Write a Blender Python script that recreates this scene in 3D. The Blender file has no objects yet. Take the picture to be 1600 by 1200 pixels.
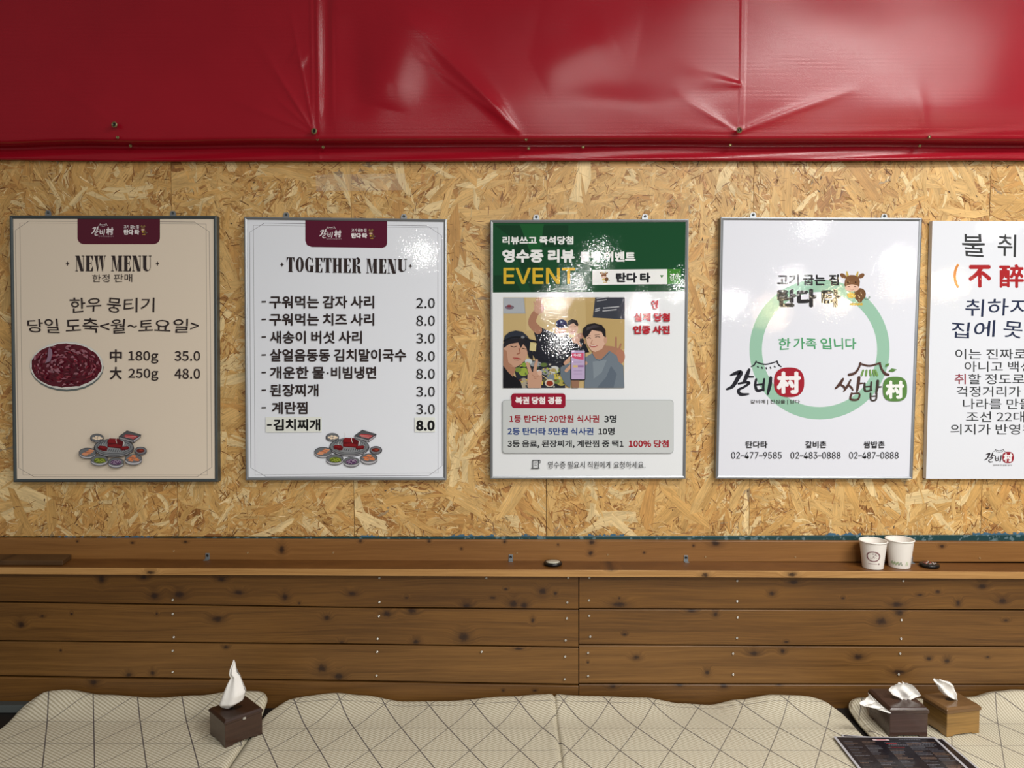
import bpy, bmesh, math, random
import numpy as np
from mathutils import Vector, Matrix, noise
R = random.Random(7)
SC = bpy.context.scene
COL = SC.collection

# ------------------------------------------------------------------ camera
F = 1150.0                      # focal length in pixels of the 1600 px frame
PITCH = math.radians(2.5)
CAM = Vector((0.0, -2.0, 1.37))
cd = bpy.data.cameras.new('camera'); cam = bpy.data.objects.new('camera', cd); COL.objects.link(cam)
cd.sensor_width = 36.0; cd.lens = F / 1600 * 36.0; cd.clip_start = 0.02
cam.location = CAM; cam.rotation_euler = (math.pi / 2 - PITCH, 0, 0)
SC.camera = cam

# ------------------------------------------------------------------ light
SC.view_settings.view_transform = 'Standard'; SC.view_settings.look = 'None'
SC.view_settings.gamma = 1.0; SC.view_settings.use_curve_mapping = False
SC.view_settings.exposure = 0.08
w = bpy.data.worlds.new('world'); SC.world = w; w.use_nodes = True
w.node_tree.nodes['Background'].inputs[0].default_value = (1.0, 0.95, 0.88, 1)
w.node_tree.nodes['Background'].inputs[1].default_value = 0.18
def point(name, loc, power, radius, col=(1, .96, .9)):
    l = bpy.data.lights.new(name, 'POINT'); l.energy = power; l.shadow_soft_size = radius; l.color = col
    o = bpy.data.objects.new(name, l); COL.objects.link(o); o.location = loc
    return o
def area(name, loc, rot, sx, sy, power, col=(1, 1, 1)):
    l = bpy.data.lights.new(name, 'AREA'); l.shape = 'RECTANGLE'; l.size = sx; l.size_y = sy; l.energy = power; l.color = col
    o = bpy.data.objects.new(name, l); COL.objects.link(o); o.location = loc; o.rotation_euler = rot
    return o
# fluorescent ceiling panels of the dining room, to the right of the photographer
area('ceiling_panel_light', (1.5, -1.6, 2.75), (0, 0, 0), 1.1, 0.5, 50, (1, .97, .93))
area('ceiling_panel_light', (0.7, -3.1, 2.75), (0, 0, 0), 1.1, 0.5, 52, (1, .97, .93))
area('ceiling_panel_light', (2.3, -3.2, 2.75), (0, 0, 0), 1.1, 0.5, 42, (1, .97, .93))

def ray(px, py):
    xc = (px - 800) / F; yc = (600 - py) / F
    return Vector((xc, math.cos(PITCH) + yc * math.sin(PITCH), yc * math.cos(PITCH) - math.sin(PITCH)))
def at(px, py, Y=0.0):
    r = ray(px, py); return CAM + r * ((Y - CAM.y) / r.y)
def atz(px, py, z):
    r = ray(px, py); return CAM + r * ((z - CAM.z) / r.z)
# pendant bulbs hanging over the tables behind the photographer: (pixel where the laminated posters mirror them, distance, radius, power, colour)
WARM = (1, .78, .45); COOL = (1, .98, .95)
for px, py, d, r_, p_, c_ in [(660, 395, 4.2, .055, 30, COOL), (935, 403, 4.4, .05, 28, COOL), (902, 440, 5.0, .055, 32, COOL),
                              (868, 472, 5.2, .07, 46, COOL), (878, 532, 5.0, .07, 46, COOL), (1003, 480, 5.2, .06, 40, COOL),
                              (1068, 450, 5.0, .055, 30, COOL), (1143, 472, 5.0, .055, 32, COOL), (1272, 350, 4.0, .05, 14, COOL),
                              (1402, 410, 4.4, .055, 34, COOL), (1405, 446, 5.0, .06, 16, WARM), (1306, 470, 5.2, .08, 34, WARM),
                              (1205, 488, 5.4, .08, 26, WARM), (1478, 445, 5.0, .09, 24, WARM), (1565, 352, 4.0, .05, 14, COOL),
                              (1240, 440, 5.0, .06, 22, COOL)]:
    q = at(px, py, -0.02); v = ray(px, py); v.y = -v.y; v.normalize()
    point('pendant_bulb', q + v * d, p_ * .34, r_ * .45, c_)

# ------------------------------------------------------------------ helpers
def s2l(c):
    c = c / 255.0
    return c / 12.92 if c <= .04045 else ((c + .055) / 1.055) ** 2.4
def rgb(r, g, b): return (s2l(r), s2l(g), s2l(b), 1.0)

class NT:
    def __init__(s, name):
        s.m = bpy.data.materials.new(name); s.m.use_nodes = True
        s.t = s.m.node_tree; s.b = s.t.nodes['Principled BSDF']
    def n(s, typ, **kw):
        nd = s.t.nodes.new(typ)
        for k, v in kw.items(): setattr(nd, k, v)
        return nd
    def l(s, a, b): s.t.links.new(a, b)
    def put(s, sock, v):
        if isinstance(v, bpy.types.NodeSocket): s.l(v, sock)
        else: sock.default_value = v
    def math(s, op, a, b=0.0, c=None, clamp=False):
        nd = s.n('ShaderNodeMath', operation=op, use_clamp=clamp)
        s.put(nd.inputs[0], a); s.put(nd.inputs[1], b)
        if c is not None: s.put(nd.inputs[2], c)
        return nd.outputs[0]
    def smooth(s, v, a, b, lo=0.0, hi=1.0):
        nd = s.n('ShaderNodeMapRange', interpolation_type='SMOOTHSTEP')
        s.put(nd.inputs[0], v)
        for i, q in enumerate((a, b, lo, hi)): s.put(nd.inputs[i + 1], q)
        return nd.outputs[0]
    def pos(s): return s.n('ShaderNodeNewGeometry').outputs['Position']
    def obj(s): return s.n('ShaderNodeTexCoord').outputs['Object']
    def scale(s, v, sc, loc=(0, 0, 0), rot=(0, 0, 0)):
        nd = s.n('ShaderNodeMapping'); s.put(nd.inputs[0], v)
        nd.inputs['Scale'].default_value = sc; nd.inputs['Location'].default_value = loc; nd.inputs['Rotation'].default_value = rot
        return nd.outputs[0]
    def noise(s, v, sc=1.0, det=3.0, rough=.5, dist=0.0):
        nd = s.n('ShaderNodeTexNoise'); s.put(nd.inputs['Vector'], v)
        nd.inputs['Scale'].default_value = sc; nd.inputs['Detail'].default_value = det
        nd.inputs['Roughness'].default_value = rough; nd.inputs['Distortion'].default_value = dist
        return nd.outputs[0]
    def mix(s, f, a, b, mode='MIX'):
        nd = s.n('ShaderNodeMix', data_type='RGBA', blend_type=mode)
        s.put(nd.inputs[0], f); s.put(nd.inputs[6], a); s.put(nd.inputs[7], b)
        return nd.outputs[2]
    def bump(s, h, strength=.2, dist=.001):
        nd = s.n('ShaderNodeBump'); nd.inputs['Strength'].default_value = strength; nd.inputs['Distance'].default_value = dist
        s.l(h, nd.inputs['Height']); s.l(nd.outputs[0], s.b.inputs['Normal'])
    def base(s, c): s.put(s.b.inputs['Base Color'], c)
    def set(s, rough=.5, metal=0.0, spec=.5, coat=0.0, coatr=.1):
        s.put(s.b.inputs['Roughness'], rough); s.b.inputs['Metallic'].default_value = metal
        s.b.inputs['Specular IOR Level'].default_value = spec; s.b.inputs['Coat Weight'].default_value = coat; s.b.inputs['Coat Roughness'].default_value = coatr

def plain(name, c, rough=.5, metal=0.0, var=.06, sc=30.0, coat=0.0):
    t = NT(name); n_ = t.noise(t.obj(), sc, 3)
    t.base(t.mix(n_, tuple(x * (1 - var) for x in c[:3]) + (1,), tuple(min(1, x * (1 + var)) for x in c[:3]) + (1,)))
    t.set(rough, metal, coat=coat); return t.m

def mk(name, verts, faces, mat, parent=None, smooth=False):
    me = bpy.data.meshes.new(name)
    off = Vector((0, 0, 0))
    if parent is not None:
        p = parent
        while p is not None: off += p.location; p = p.parent
    me.from_pydata([(v[0] - off.x, v[1] - off.y, v[2] - off.z) for v in verts], [], faces)
    me.materials.append(mat)
    if smooth: me.polygons.foreach_set('use_smooth', [True] * len(me.polygons))
    o = bpy.data.objects.new(name, me); COL.objects.link(o)
    if parent is not None: o.parent = parent
    return o
def mkbm(name, bm, mat, parent=None, smooth=False):
    bmesh.ops.recalc_face_normals(bm, faces=bm.faces)
    bm.verts.index_update()
    V = [tuple(v.co) for v in bm.verts]; Fc = [[v.index for v in f.verts] for f in bm.faces]
    bm.free(); return mk(name, V, Fc, mat, parent, smooth)
def tag(o, label=None, cat=None, group=None, kind=None):
    if label: o['label'] = label
    if cat: o['category'] = cat
    if group: o['group'] = group
    if kind: o['kind'] = kind
    return o
def thing(name, loc, label, cat, group=None):
    o = bpy.data.objects.new(name, None); COL.objects.link(o); o.location = loc; o.empty_display_size = .05
    return tag(o, label, cat, group)
def hexa(bm, c8, bev=0.0, seg=2):
    """c8: 4 bottom corners in order, then 4 top corners"""
    vs = [bm.verts.new(c) for c in c8]
    fs = [bm.faces.new([vs[i] for i in q]) for q in ((3, 2, 1, 0), (4, 5, 6, 7), (0, 1, 5, 4), (1, 2, 6, 5), (2, 3, 7, 6), (3, 0, 4, 7))]
    if bev > 0:
        es = list({e for f in fs for e in f.edges})
        bmesh.ops.bevel(bm, geom=es, offset=bev, segments=seg, affect='EDGES', profile=.5)
def pxbox(bm, q, Y0, Y1, Yref, bev=0.0):
    """slab whose front outline is the pixel quad q (TL,TR,BR,BL) seen on plane Yref; spans Y0 (front) to Y1 (back)"""
    P = [at(x, y, Yref) for x, y in q]
    fr = [(p.x, Y0, p.z) for p in P]; bk = [(p.x, Y1, p.z) for p in P]
    hexa(bm, [fr[3], fr[2], bk[2], bk[3], fr[0], fr[1], bk[1], bk[0]], bev)
def lathe(bm, prof, c, seg=48, closed=False):
    rings = []
    for r, z in prof:
        rings.append([bm.verts.new((c[0] + r * math.cos(2 * math.pi * i / seg), c[1] + r * math.sin(2 * math.pi * i / seg), c[2] + z)) for i in range(seg)])
    for a, b in zip(rings, rings[1:]):
        for i in range(seg):
            j = (i + 1) % seg; bm.faces.new((a[i], a[j], b[j], b[i]))
    if not closed:
        bm.faces.new(rings[0][::-1]); bm.faces.new(rings[-1])
def disc_y(bm, p, r, h, seg=12, dome=.4):
    """little screw-head on a plane facing -Y"""
    rings = []
    for rr, yy in ((r, 0), (r, -h * .5), (r * .72, -h), (r * .35, -h * dome)):
        rings.append([bm.verts.new((p[0] + rr * math.cos(2 * math.pi * i / seg), p[1] + yy, p[2] + rr * math.sin(2 * math.pi * i / seg))) for i in range(seg)])
    for a, b in zip(rings, rings[1:]):
        for i in range(seg):
            j = (i + 1) % seg; bm.faces.new((a[i], a[j], b[j], b[i]))
    bm.faces.new(rings[-1])

# ------------------------------------------------------------------ materials
def wood(name, dark, light, knots=(), fine=1.0, rough=.42, horiz=True, knotcol=(38, 20, 12), bumps=.25, Yk=0.0, coat=0.0, ph=0.0, objc=False, contrast=1.0):
    """knots: (px,py,rx,ry) pixel ellipses on plane Yk"""
    t = NT(name); p = t.obj() if objc else t.pos()
    sep = t.n('ShaderNodeSeparateXYZ'); t.l(p, sep.inputs[0])
    x, y, z = sep.outputs
    if not horiz: x, z = z, x
    near = None; wide = None
    for (kx, ky, rx, ry) in knots:
        c = at(kx, ky, Yk); k = 2.0 / F
        dx = t.math('MULTIPLY', t.math('SUBTRACT', x, c.x), 1 / (rx * k)); dz = t.math('MULTIPLY', t.math('SUBTRACT', z, c.z), 1 / (ry * k))
        d = t.math('SQRT', t.math('ADD', t.math('MULTIPLY', dx, dx), t.math('MULTIPLY', dz, dz)))
        near = d if near is None else t.math('MINIMUM', near, d)
    wob = t.noise(t.scale(p, (1.6, 1.6, 1.6), (ph, 0, ph)), 1.0, 2)
    if near is not None:
        kn = t.math('ADD', near, t.math('MULTIPLY', t.math('SUBTRACT', t.noise(p, 160, 2), .5), .9))
        halo = t.smooth(near, .9, 3.2, 1, 0)
        core = t.smooth(kn, .25, 1.25, 1, 0)
    zz = t.math('ADD', z, t.math('MULTIPLY', wob, .05))
    if near is not None: zz = t.math('ADD', zz, t.math('MULTIPLY', halo, .012))
    comb = t.n('ShaderNodeCombineXYZ'); t.l(x, comb.inputs[0]); t.l(y, comb.inputs[1]); t.l(zz, comb.inputs[2]); v = comb.outputs[0]
    g1 = t.noise(t.scale(v, (1.4, 6, 55), (ph, ph, ph)), 1.0, 3, .6)
    g2 = t.noise(t.scale(v, (5, 20, 330), (ph, 0, 0)), 1.0 * fine, 3, .85)
    g3 = t.noise(t.scale(v, (2.0, 2, 5), (ph, 3, 1)), 1.0, 2)
    g = t.math('ADD', t.math('MULTIPLY', g1, .36), t.math('ADD', t.math('MULTIPLY', g2, .44), t.math('MULTIPLY', g3, .30)))
    g = t.smooth(g, .55 - .28 / contrast, .55 + .26 / contrast)
    col = t.mix(g, rgb(*dark), rgb(*light))
    if near is not None:
        col = t.mix(t.math('MULTIPLY', t.smooth(near, .8, 2.6, 1, 0), .35), col, rgb(*[(a + b) / 2 for a, b in zip(dark, knotcol)]))
        col = t.mix(t.math('MULTIPLY', core, .9), col, rgb(*knotcol))
    t.base(col); t.set(rough, coat=coat, coatr=.15)
    t.bump(t.math('ADD', t.math('MULTIPLY', g2, .7), g1), bumps, .0012)
    return t.m

def laminate(name, bumpy=1.0):
    t = NT(name)
    a = t.n('ShaderNodeVertexColor', layer_name='Col'); t.base(a.outputs[0])
    t.set(.035, spec=.5)
    p = t.pos()
    h = t.math('ADD', t.noise(p, 210, 1.5, .6), t.math('MULTIPLY', t.noise(p, 6, 1), 4.0))
    t.bump(h, 1.0, .000115)
    return t.m
LAM = laminate('laminated_print')
LAM2 = LAM
ALU = plain('brushed_aluminium', rgb(158, 162, 166), .35, .75)
ALU_D = plain('dark_grey_aluminium', rgb(84, 92, 94), .4, .5)
STEEL = plain('zinc_screw', rgb(205, 203, 196), .35, .6)
BRASS = plain('dull_rivet', rgb(150, 140, 100), .4, .7)
BLACK = plain('black_plastic', rgb(14, 13, 15), .3)

# ------------------------------------------------------------------ the setting
slab = bmesh.new(); hexa(slab, [(-3.2, .018, 0), (3.2, .018, 0), (3.2, .12, 0), (-3.2, .12, 0), (-3.2, .018, 2.9), (3.2, .018, 2.9), (3.2, .12, 2.9), (-3.2, .12, 2.9)])
WALL = mkbm('wall_back', slab, plain('wall_core', rgb(70, 55, 42), .8)); tag(WALL, kind='structure')
fl = mk('floor', [(-3.2, -7, 0), (3.2, -7, 0), (3.2, .12, 0), (-3.2, .12, 0)], [(0, 1, 2, 3)], plain('dark_floor', rgb(92, 84, 76), .6)); tag(fl, kind='structure')  # unseen floor plane, added to block the world light from below

# --- OSB panels with their wood strands
osb_base = plain('strand_board_core', rgb(176, 132, 74), .6, var=.2, sc=60)
tO = NT('strand_board_strand')
va = tO.n('ShaderNodeVertexColor', layer_name='Col'); uv = tO.n('ShaderNodeUVMap', uv_map='UV')
gr = tO.noise(tO.scale(uv.outputs[0], (22, 330, 1)), 1.0, 3, .7)
gr2 = tO.noise(tO.scale(uv.outputs[0], (8, 60, 1)), 1.0, 2, .5)
gg = tO.smooth(tO.math('ADD', tO.math('MULTIPLY', gr, .6), tO.math('MULTIPLY', gr2, .4)), .32, .68, .68, 1.16)
hs = tO.mix(1.0, va.outputs[0], gg, 'MULTIPLY'); tO.base(hs); tO.set(.42, spec=.4)
tO.bump(gr, .35, .0006)
OSB = tO.m
zt = at(800, 240, 0).z + .25; zb = at(800, 838, 0).z
seams = [-420, -40, 273, 551, 854, 1174, 1540, 1860, 2100]
PAL = [((218, 178, 114), 30), ((210, 166, 100), 32), ((200, 152, 88), 24), ((188, 138, 78), 13), ((232, 204, 150), 15), ((176, 126, 72), 8), ((166, 142, 108), 2), ((154, 106, 58), 3)]
pal = [c for c, k in PAL for _ in range(k)]
rs = np.random.RandomState(3)
_t = rs.rand(96, 48) * 2 - 1
def field(x, z, f):
    u = (x * f) % 96; v = (z * f) % 48; i = u.astype(int); j = v.astype(int); fu = u - i; fv = v - j; fu = fu * fu * (3 - 2 * fu); fv = fv * fv * (3 - 2 * fv)
    i2 = (i + 1) % 96; j2 = (j + 1) % 48; i %= 96; j %= 48
    return (_t[i, j] * (1 - fu) + _t[i2, j] * fu) * (1 - fv) + (_t[i, j2] * (1 - fu) + _t[i2, j2] * fu) * fv
def strand_set(n, xr, zr, Lr, ARr, y0, y1, cols, V, FC, CC, UU, curve=.12):
    cx = rs.uniform(*xr, n); cz = rs.uniform(*zr, n); a = field(cx + 9, cz + 9, 5.0) * 2.2 + rs.normal(0, .75, n)
    L = Lr[0] * (Lr[1] / Lr[0]) ** (rs.rand(n) ** 1.3); W = L / rs.uniform(*ARr, n); y = -rs.uniform(y0, y1, n); ca, sa = np.cos(a), np.sin(a); bd = rs.uniform(-curve, curve, n) * L
    k = rs.uniform(.6, 1, n); k2 = rs.uniform(.6, 1, n); sk = rs.uniform(-.9, .9, n) * W; sk2 = rs.uniform(-.9, .9, n) * W; jt = rs.uniform(-.3, .3, n) * W
    U_ = np.stack([-L / 2 + sk, -L * .15, L * .2, L / 2 + sk2, L / 2 + jt, L / 2 - sk2, L * .15, -L * .2, -L / 2 - sk], 1)
    V_ = np.stack([-W / 2 * k, -W / 2 + bd, -W / 2 * k2 + bd, -W / 2 * k2 * .9, 0 * W, W / 2 * k2, W / 2 * k + bd, W / 2 + bd, W / 2 * k], 1)
    X_ = np.clip(cx[:, None] + U_ * ca[:, None] - V_ * sa[:, None], *xr); Z_ = np.clip(cz[:, None] + U_ * sa[:, None] + V_ * ca[:, None], *zr)
    Y_ = y[:, None] + (rs.uniform(-.0006, .0006, n) / W)[:, None] * V_
    b0 = sum(len(v) for v in V)
    V.append(np.stack([X_, Y_, Z_], 2).reshape(-1, 3)); UU.append(np.stack([U_ + rs.rand(n, 1) * 7, V_ + rs.rand(n, 1) * 7], 2).reshape(-1, 2))
    C = np.array([[s2l(q) for q in c] + [1] for c in cols])[rs.randint(len(cols), size=n)]; C[:, :3] *= rs.uniform(.92, 1.08, (n, 1)); CC.append(np.repeat(C, 9, 0))
    bb = b0 + np.arange(n) * 9
    for q in ((0, 1, 7, 8), (1, 2, 6, 7), (2, 3, 4, 5, 6)): FC += (bb[:, None] + np.array(q)).tolist()
for i in range(len(seams) - 1):
    xa = at(seams[i], 540, 0).x + .0006; xb = at(seams[i + 1], 540, 0).x - .0006
    bm = bmesh.new(); hexa(bm, [(xa, -.0003, zb), (xb, -.0003, zb), (xb, .016, zb), (xa, .016, zb), (xa, -.0003, zt), (xb, -.0003, zt), (xb, .016, zt), (xa, .016, zt)])
    pn = mkbm('strand_board_panel', bm, osb_base, WALL)
    A = (xb - xa) * (zt - zb); V, FC, CC, UU = [], [], [], []; xr = (xa, xb); zr = (zb, zt)
    out = 1 if (xb > -1.5 and xa < 1.5) else .4
    A *= out
    strand_set(int(A * 1500), xr, zr, (.05, .15), (2.0, 5), .0004, .0014, pal, V, FC, CC, UU)
    strand_set(int(A * 3000), xr, zr, (.018, .065), (2.2, 7), .0006, .0018, pal, V, FC, CC, UU, .2)
    strand_set(int(A * 800), xr, zr, (.05, .18), (3.2, 7), .0012, .0021, pal[:75] + pal[99:112], V, FC, CC, UU)
    strand_set(int(A * 6500), xr, zr, (.006, .026), (3, 9), .0008, .0021, pal, V, FC, CC, UU, .1)
    strand_set(int(A * 7500), xr, zr, (.006, .030), (9, 20), .0010, .0023, [(150, 102, 54), (166, 118, 66), (126, 80, 40), (112, 70, 34), (140, 92, 44)], V, FC, CC, UU, .07)
    strand_set(int(A * 3500), xr, zr, (.006, .03), (8, 18), .0012, .0023, [(232, 202, 148), (226, 190, 130), (238, 212, 164)], V, FC, CC, UU, .06)
    strand_set(int(A * 110), xr, zr, (.002, .008), (1.4, 2.6), .0022, .0024, [(58, 44, 38), (88, 60, 36), (60, 54, 58)], V, FC, CC, UU)
    V = np.concatenate(V); CC = np.concatenate(CC); UU = np.concatenate(UU)
    o = mk('wood_strands', V.tolist(), FC, OSB, pn); me = o.data
    off = 0
    li = np.empty(len(me.loops), dtype=np.int32); me.loops.foreach_get('vertex_index', li)
    ca_ = me.color_attributes.new('Col', 'FLOAT_COLOR', 'POINT'); ca_.data.foreach_set('color', np.array(CC, dtype=np.float32).ravel())
    ul = me.uv_layers.new(name='UV'); ul.data.foreach_set('uv', np.array(UU, dtype=np.float32)[li].ravel())
    o['kind'] = 'stuff'

# --- lower plank cladding (backrest of the bench)
YP = -.085
D_, L_ = (88, 52, 22), (142, 96, 50)
z4 = lambda x, y: (x / 2.963, 740 + y / 2.963)
z5 = lambda x, y: (500 + x / 2.963, 740 + y / 2.963)
z6 = lambda x, y: (1000 + x / 2.667, 740 + y / 2.667)
def K(f, *l): return [(*f(a, b), rx, ry) for a, b, rx, ry in l]
lines_left = [(888, 892, 893), (941, 949.5, 952.5), (1002, 1007, 1012), (1057, 1064.5, 1070.7), (1128, 1130, 1132)]
lines_right = [(893, 897), (951.3, 953.3), (1007.8, 1010.9), (1069, 1070.3), (1132, 1132)]
kn_left = [
    K(z4, (470, 490, 5, 7), (665, 480, 6, 4), (1025, 490, 7, 4), (715, 565, 7, 6), (830, 560, 8, 6), (1105, 550, 8, 4), (1320, 570, 5, 6), (1385, 600, 2, 2)) + K(z5, (150, 555, 7, 4), (860, 535, 3, 2), (1030, 545, 6, 6), (800, 575, 4, 2), (895, 603, 7, 6), (945, 610, 6, 5), (1090, 555, 3, 3), (680, 612, 7, 4), (400, 575, 3, 2)),
    K(z4, (95, 700, 6, 5), (1005, 675, 9, 5), (195, 660, 3, 2), (725, 650, 2, 2), (330, 650, 2, 2)) + K(z5, (30, 668, 5, 4), (310, 650, 7, 5), (425, 636, 7, 5), (665, 757, 9, 8), (100, 787, 4, 4), (445, 780, 6, 4), (985, 680, 3, 4)),
    K(z4, (1490, 902, 8, 7), (1568, 940, 7, 6), (595, 934, 5, 4), (705, 925, 4, 4), (1045, 805, 4, 3), (280, 820, 2, 2)) + K(z5, (920, 812, 8, 2)),
    K(z4, (435, 966, 7, 5)) + K(z5, (995, 1003, 3, 2), (848, 1003, 2, 2))]
kn_right = [
    K(z5, (1385, 606, 12, 5), (1385, 576, 2, 2)) + K(z6, (640, 452, 9, 4), (550, 500, 5, 4), (1070, 545, 9, 5), (1165, 505, 5, 2), (1240, 492, 4, 3), (1425, 470, 7, 5), (1510, 530, 7, 5), (1325, 540, 4, 5), (845, 520, 3, 2)),
    K(z6, (215, 572, 7, 3), (315, 585, 4, 4), (1080, 580, 7, 5), (1005, 615, 9, 7), (610, 702, 4, 2), (1525, 612, 4, 2)) + K(z5, (1410, 745, 3, 2)),
    K(z6, (475, 750, 8, 4), (910, 765, 8, 5), (280, 830, 4, 4), (1205, 772, 4, 3), (1280, 782, 5, 4), (595, 740, 4, 4), (1450, 765, 3, 2), (1080, 828, 10, 5)) + K(z5, (1465, 852, 6, 4), (1240, 875, 2, 2)),
    K(z6, (350, 886, 6, 4), (165, 882, 7, 3), (580, 880, 4, 2)) + K(z5, (1355, 987, 6, 3))]
planks = []
for i in range(4):
    a, b = lines_left[i], lines_left[i + 1]
    for side in (0, 1):
        if side == 0:
            sl0 = (a[2] - a[0]) / 904; sl1 = (b[2] - b[0]) / 904
            top = [(-500, a[0] - 2), (0, a[0]), (540, a[1]), (903.6, a[2])]; bot = [(-500, b[0] - 2), (0, b[0]), (540, b[1]), (903.6, b[2])]
            g = [0, 0, 0, 0]
        else:
            a, b = lines_right[i], lines_right[i + 1]
            top = [(905.2, a[0]), (1600, a[1]), (2150, a[1] + 1)]; bot = [(905.2, b[0]), (1600, b[1]), (2150, b[1] + 1)]
        yoff = [0, -.0015, .001, -.001, .0015][(i * 2 + side * 3) % 5]
        gap_t = 1.2 if i else 0; gap_b = 1.1
        bm = bmesh.new(); n_ = len(top)
        tv = [at(x, y + gap_t, YP) for x, y in top]; bv = [at(x, y - gap_b, YP) for x, y in bot]
        e = .0016
        rows = []
        for (T, B) in zip(tv, bv):
            rows.append([bm.verts.new(c) for c in ((T.x, YP + .018, T.z), (T.x, YP + yoff + e, T.z), (T.x, YP + yoff, T.z - e), (B.x, YP + yoff, B.z + e), (B.x, YP + yoff + e, B.z), (B.x, YP + .018, B.z))])
        for r0, r1 in zip(rows, rows[1:]):
            for q in range(6): bm.faces.new((r0[q], r0[(q + 1) % 6], r1[(q + 1) % 6], r1[q]))
        bm.faces.new(rows[0]); bm.faces.new(rows[-1][::-1])
        kk = (kn_left, kn_right)[side][i]
        dk = [(72, 44, 14), (66, 40, 12), (76, 48, 16), (68, 42, 14)][i]; lt = [(128, 88, 38), (131, 91, 42), (138, 98, 49), (125, 86, 39)][i]
        m = wood('cedar_plank', dk, lt, kk, ph=i * 3.7 + side * 11, Yk=YP, fine=1.0, rough=.45)
        planks.append((mkbm('plank', bm, m, WALL), side, i))
# battens behind the planks (dark gaps)
bm = bmesh.new(); hexa(bm, [(-3, YP + .022, 0), (3, YP + .022, 0), (3, .017, 0), (-3, .017, 0), (-3, YP + .022, at(0, 893, YP).z), (3, YP + .022, at(0, 893, YP).z), (3, .017, at(0, 893, YP).z), (-3, .017, at(0, 893, YP).z)])
bk = mkbm('backing_board', bm, plain('dark_backing', rgb(26, 18, 12), .9), WALL)
# screws in the planks
sc_me = None
def screw(p, r, parent, mat=STEEL, name='screw', h=.0015):
    bm = bmesh.new(); disc_y(bm, p, r, h, 10); return mkbm(name, bm, mat, parent)
scr = K(z4, *[(a, b, 0, 0) for a, b in ((800, 585), (800, 650), (805, 757), (800, 820), (800, 918))]) + \
      K(z5, *[(a, b, 0, 0) for a, b in ((275, 483), (275, 595), (273, 660), (267, 765), (265, 825), (262, 935), (770, 483), (1150, 483), (1145, 597), (1143, 670), (1137, 772), (1135, 847), (1133, 952), (1247, 483), (1245, 587), (1246, 658), (1251, 755), (1241, 830), (1241, 937), (748, 825))]) + \
      K(z6, *[(a, b, 0, 0) for a, b in ((405, 447), (405, 532), (407, 600), (404, 685), (388, 750), (388, 837), (1097, 447), (1090, 610), (1088, 688), (1084, 750), (1078, 837))])
for px, py, _, _ in scr:
    side = 0 if px < 904 else 1
    ls = [(l[0] + (l[2] - l[0]) * px / 904) if side == 0 else l[0] for l in (lines_left if side == 0 else lines_right)]
    i = max([k for k in range(4) if py > ls[k]] or [0])
    pl = [p for p, s, k in planks if s == side and k == i][0]
    screw(at(px, py, YP - .002), .0030, pl)

# --- teal painted rail between board and shelf
TEAL = NT('teal_chipped_paint'); n1 = TEAL.noise(TEAL.pos(), 70, 4)
TEAL.base(TEAL.mix(TEAL.smooth(n1, .56, .62), rgb(20, 62, 66), rgb(92, 118, 124))); TEAL.set(.4)
bm = bmesh.new(); pxbox(bm, [(-500, 843), (2150, 833.5), (2150, 848), (-500, 848)], -.006, .018, -.004, .0015)
tr = mkbm('trim_1', bm, TEAL.m); tag(tr, kind='structure')
# flaking blue paint left along the lower edge of the strand board
fv, ff = [], []
BP = plain('old_blue_paint', rgb(62, 104, 132), .5, var=.3, sc=150)
for (xa, xb) in [(60, 130), (150, 240), (563, 592), (700, 772), (815, 845), (915, 975), (1290, 1345), (1520, 1600), (1640, 1800)]:
    n_ = 14
    for k in range(n_):
        x0 = xa + (xb - xa) * k / n_; x1 = xa + (xb - xa) * (k + 1) / n_
        yb = 842.5 - 6.0 * x0 / 1600; hgt = R.uniform(1, 5.5); h2 = R.uniform(1, 5.5)
        P = [at(x0, yb, -.003), at(x1, yb, -.003), at(x1, yb - h2, -.003), at(x0, yb - hgt, -.003)]
        b = len(fv); fv += [tuple(p) for p in P]; ff.append((b, b + 1, b + 2, b + 3))
o = mk('flaked_paint', fv, ff, BP, WALL); o['kind'] = 'stuff'

# ------------------------------------------------------------------ the wall shelf
zs = at(800, 891.5, -.105).z       # top of the ledge
SH = thing('wall_shelf', (0, -.06, zs), 'long narrow knotty pine ledge running below the strand board', 'shelf')
bb = wood('shelf_back_pine', (110, 70, 30), (156, 110, 58), K(z4, (615, 320, 3, 2), (1305, 350, 5, 7), (360, 313, 2, 2), (860, 315, 3, 2)) + K(z5, (188, 312, 3, 3), (505, 312, 3, 3), (855, 314, 3, 3), (1258, 318, 5, 4), (1252, 367, 4, 4), (1102, 328, 2, 2), (1500, 364, 2, 2), (655, 347, 2, 2)) + K(z6, (315, 290, 8, 5), (1256, 302, 4, 3), (222, 300, 2, 2)), ph=20, Yk=-.02, contrast=.8)
bm = bmesh.new(); P0 = at(-500, 838, -.02); 
def slab_px(bm, pts_top, z_low, Y0, Y1, Yref):
    n = [at(x, y, Yref) for x, y in pts_top]
    hexa(bm, [(n[0].x, Y0, z_low), (n[1].x, Y0, z_low), (n[1].x, Y1, z_low), (n[0].x, Y1, z_low), (n[0].x, Y0, n[0].z), (n[1].x, Y0, n[1].z), (n[1].x, Y1, n[1].z), (n[0].x, Y1, n[0].z)], .0015)
slab_px(bm, [(-500, 840), (2150, 849)], zs - .001, -.022, -.0065, -.022)
mkbm('back_board', bm, bb, SH)
def slant(px): return 0
bm = bmesh.new()
xl, xr_ = at(-500, 890, -.105).x, at(2150, 890, -.105).x
zl = at(0, 886.5, -.105).z; zr2 = at(1600, 893.5, -.105).z; sl = (zr2 - zl) / (at(1600, 0, -.105).x - at(0, 0, -.105).x)
zf = lambda x: zl + (x - at(0, 0, -.105).x) * sl
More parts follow.
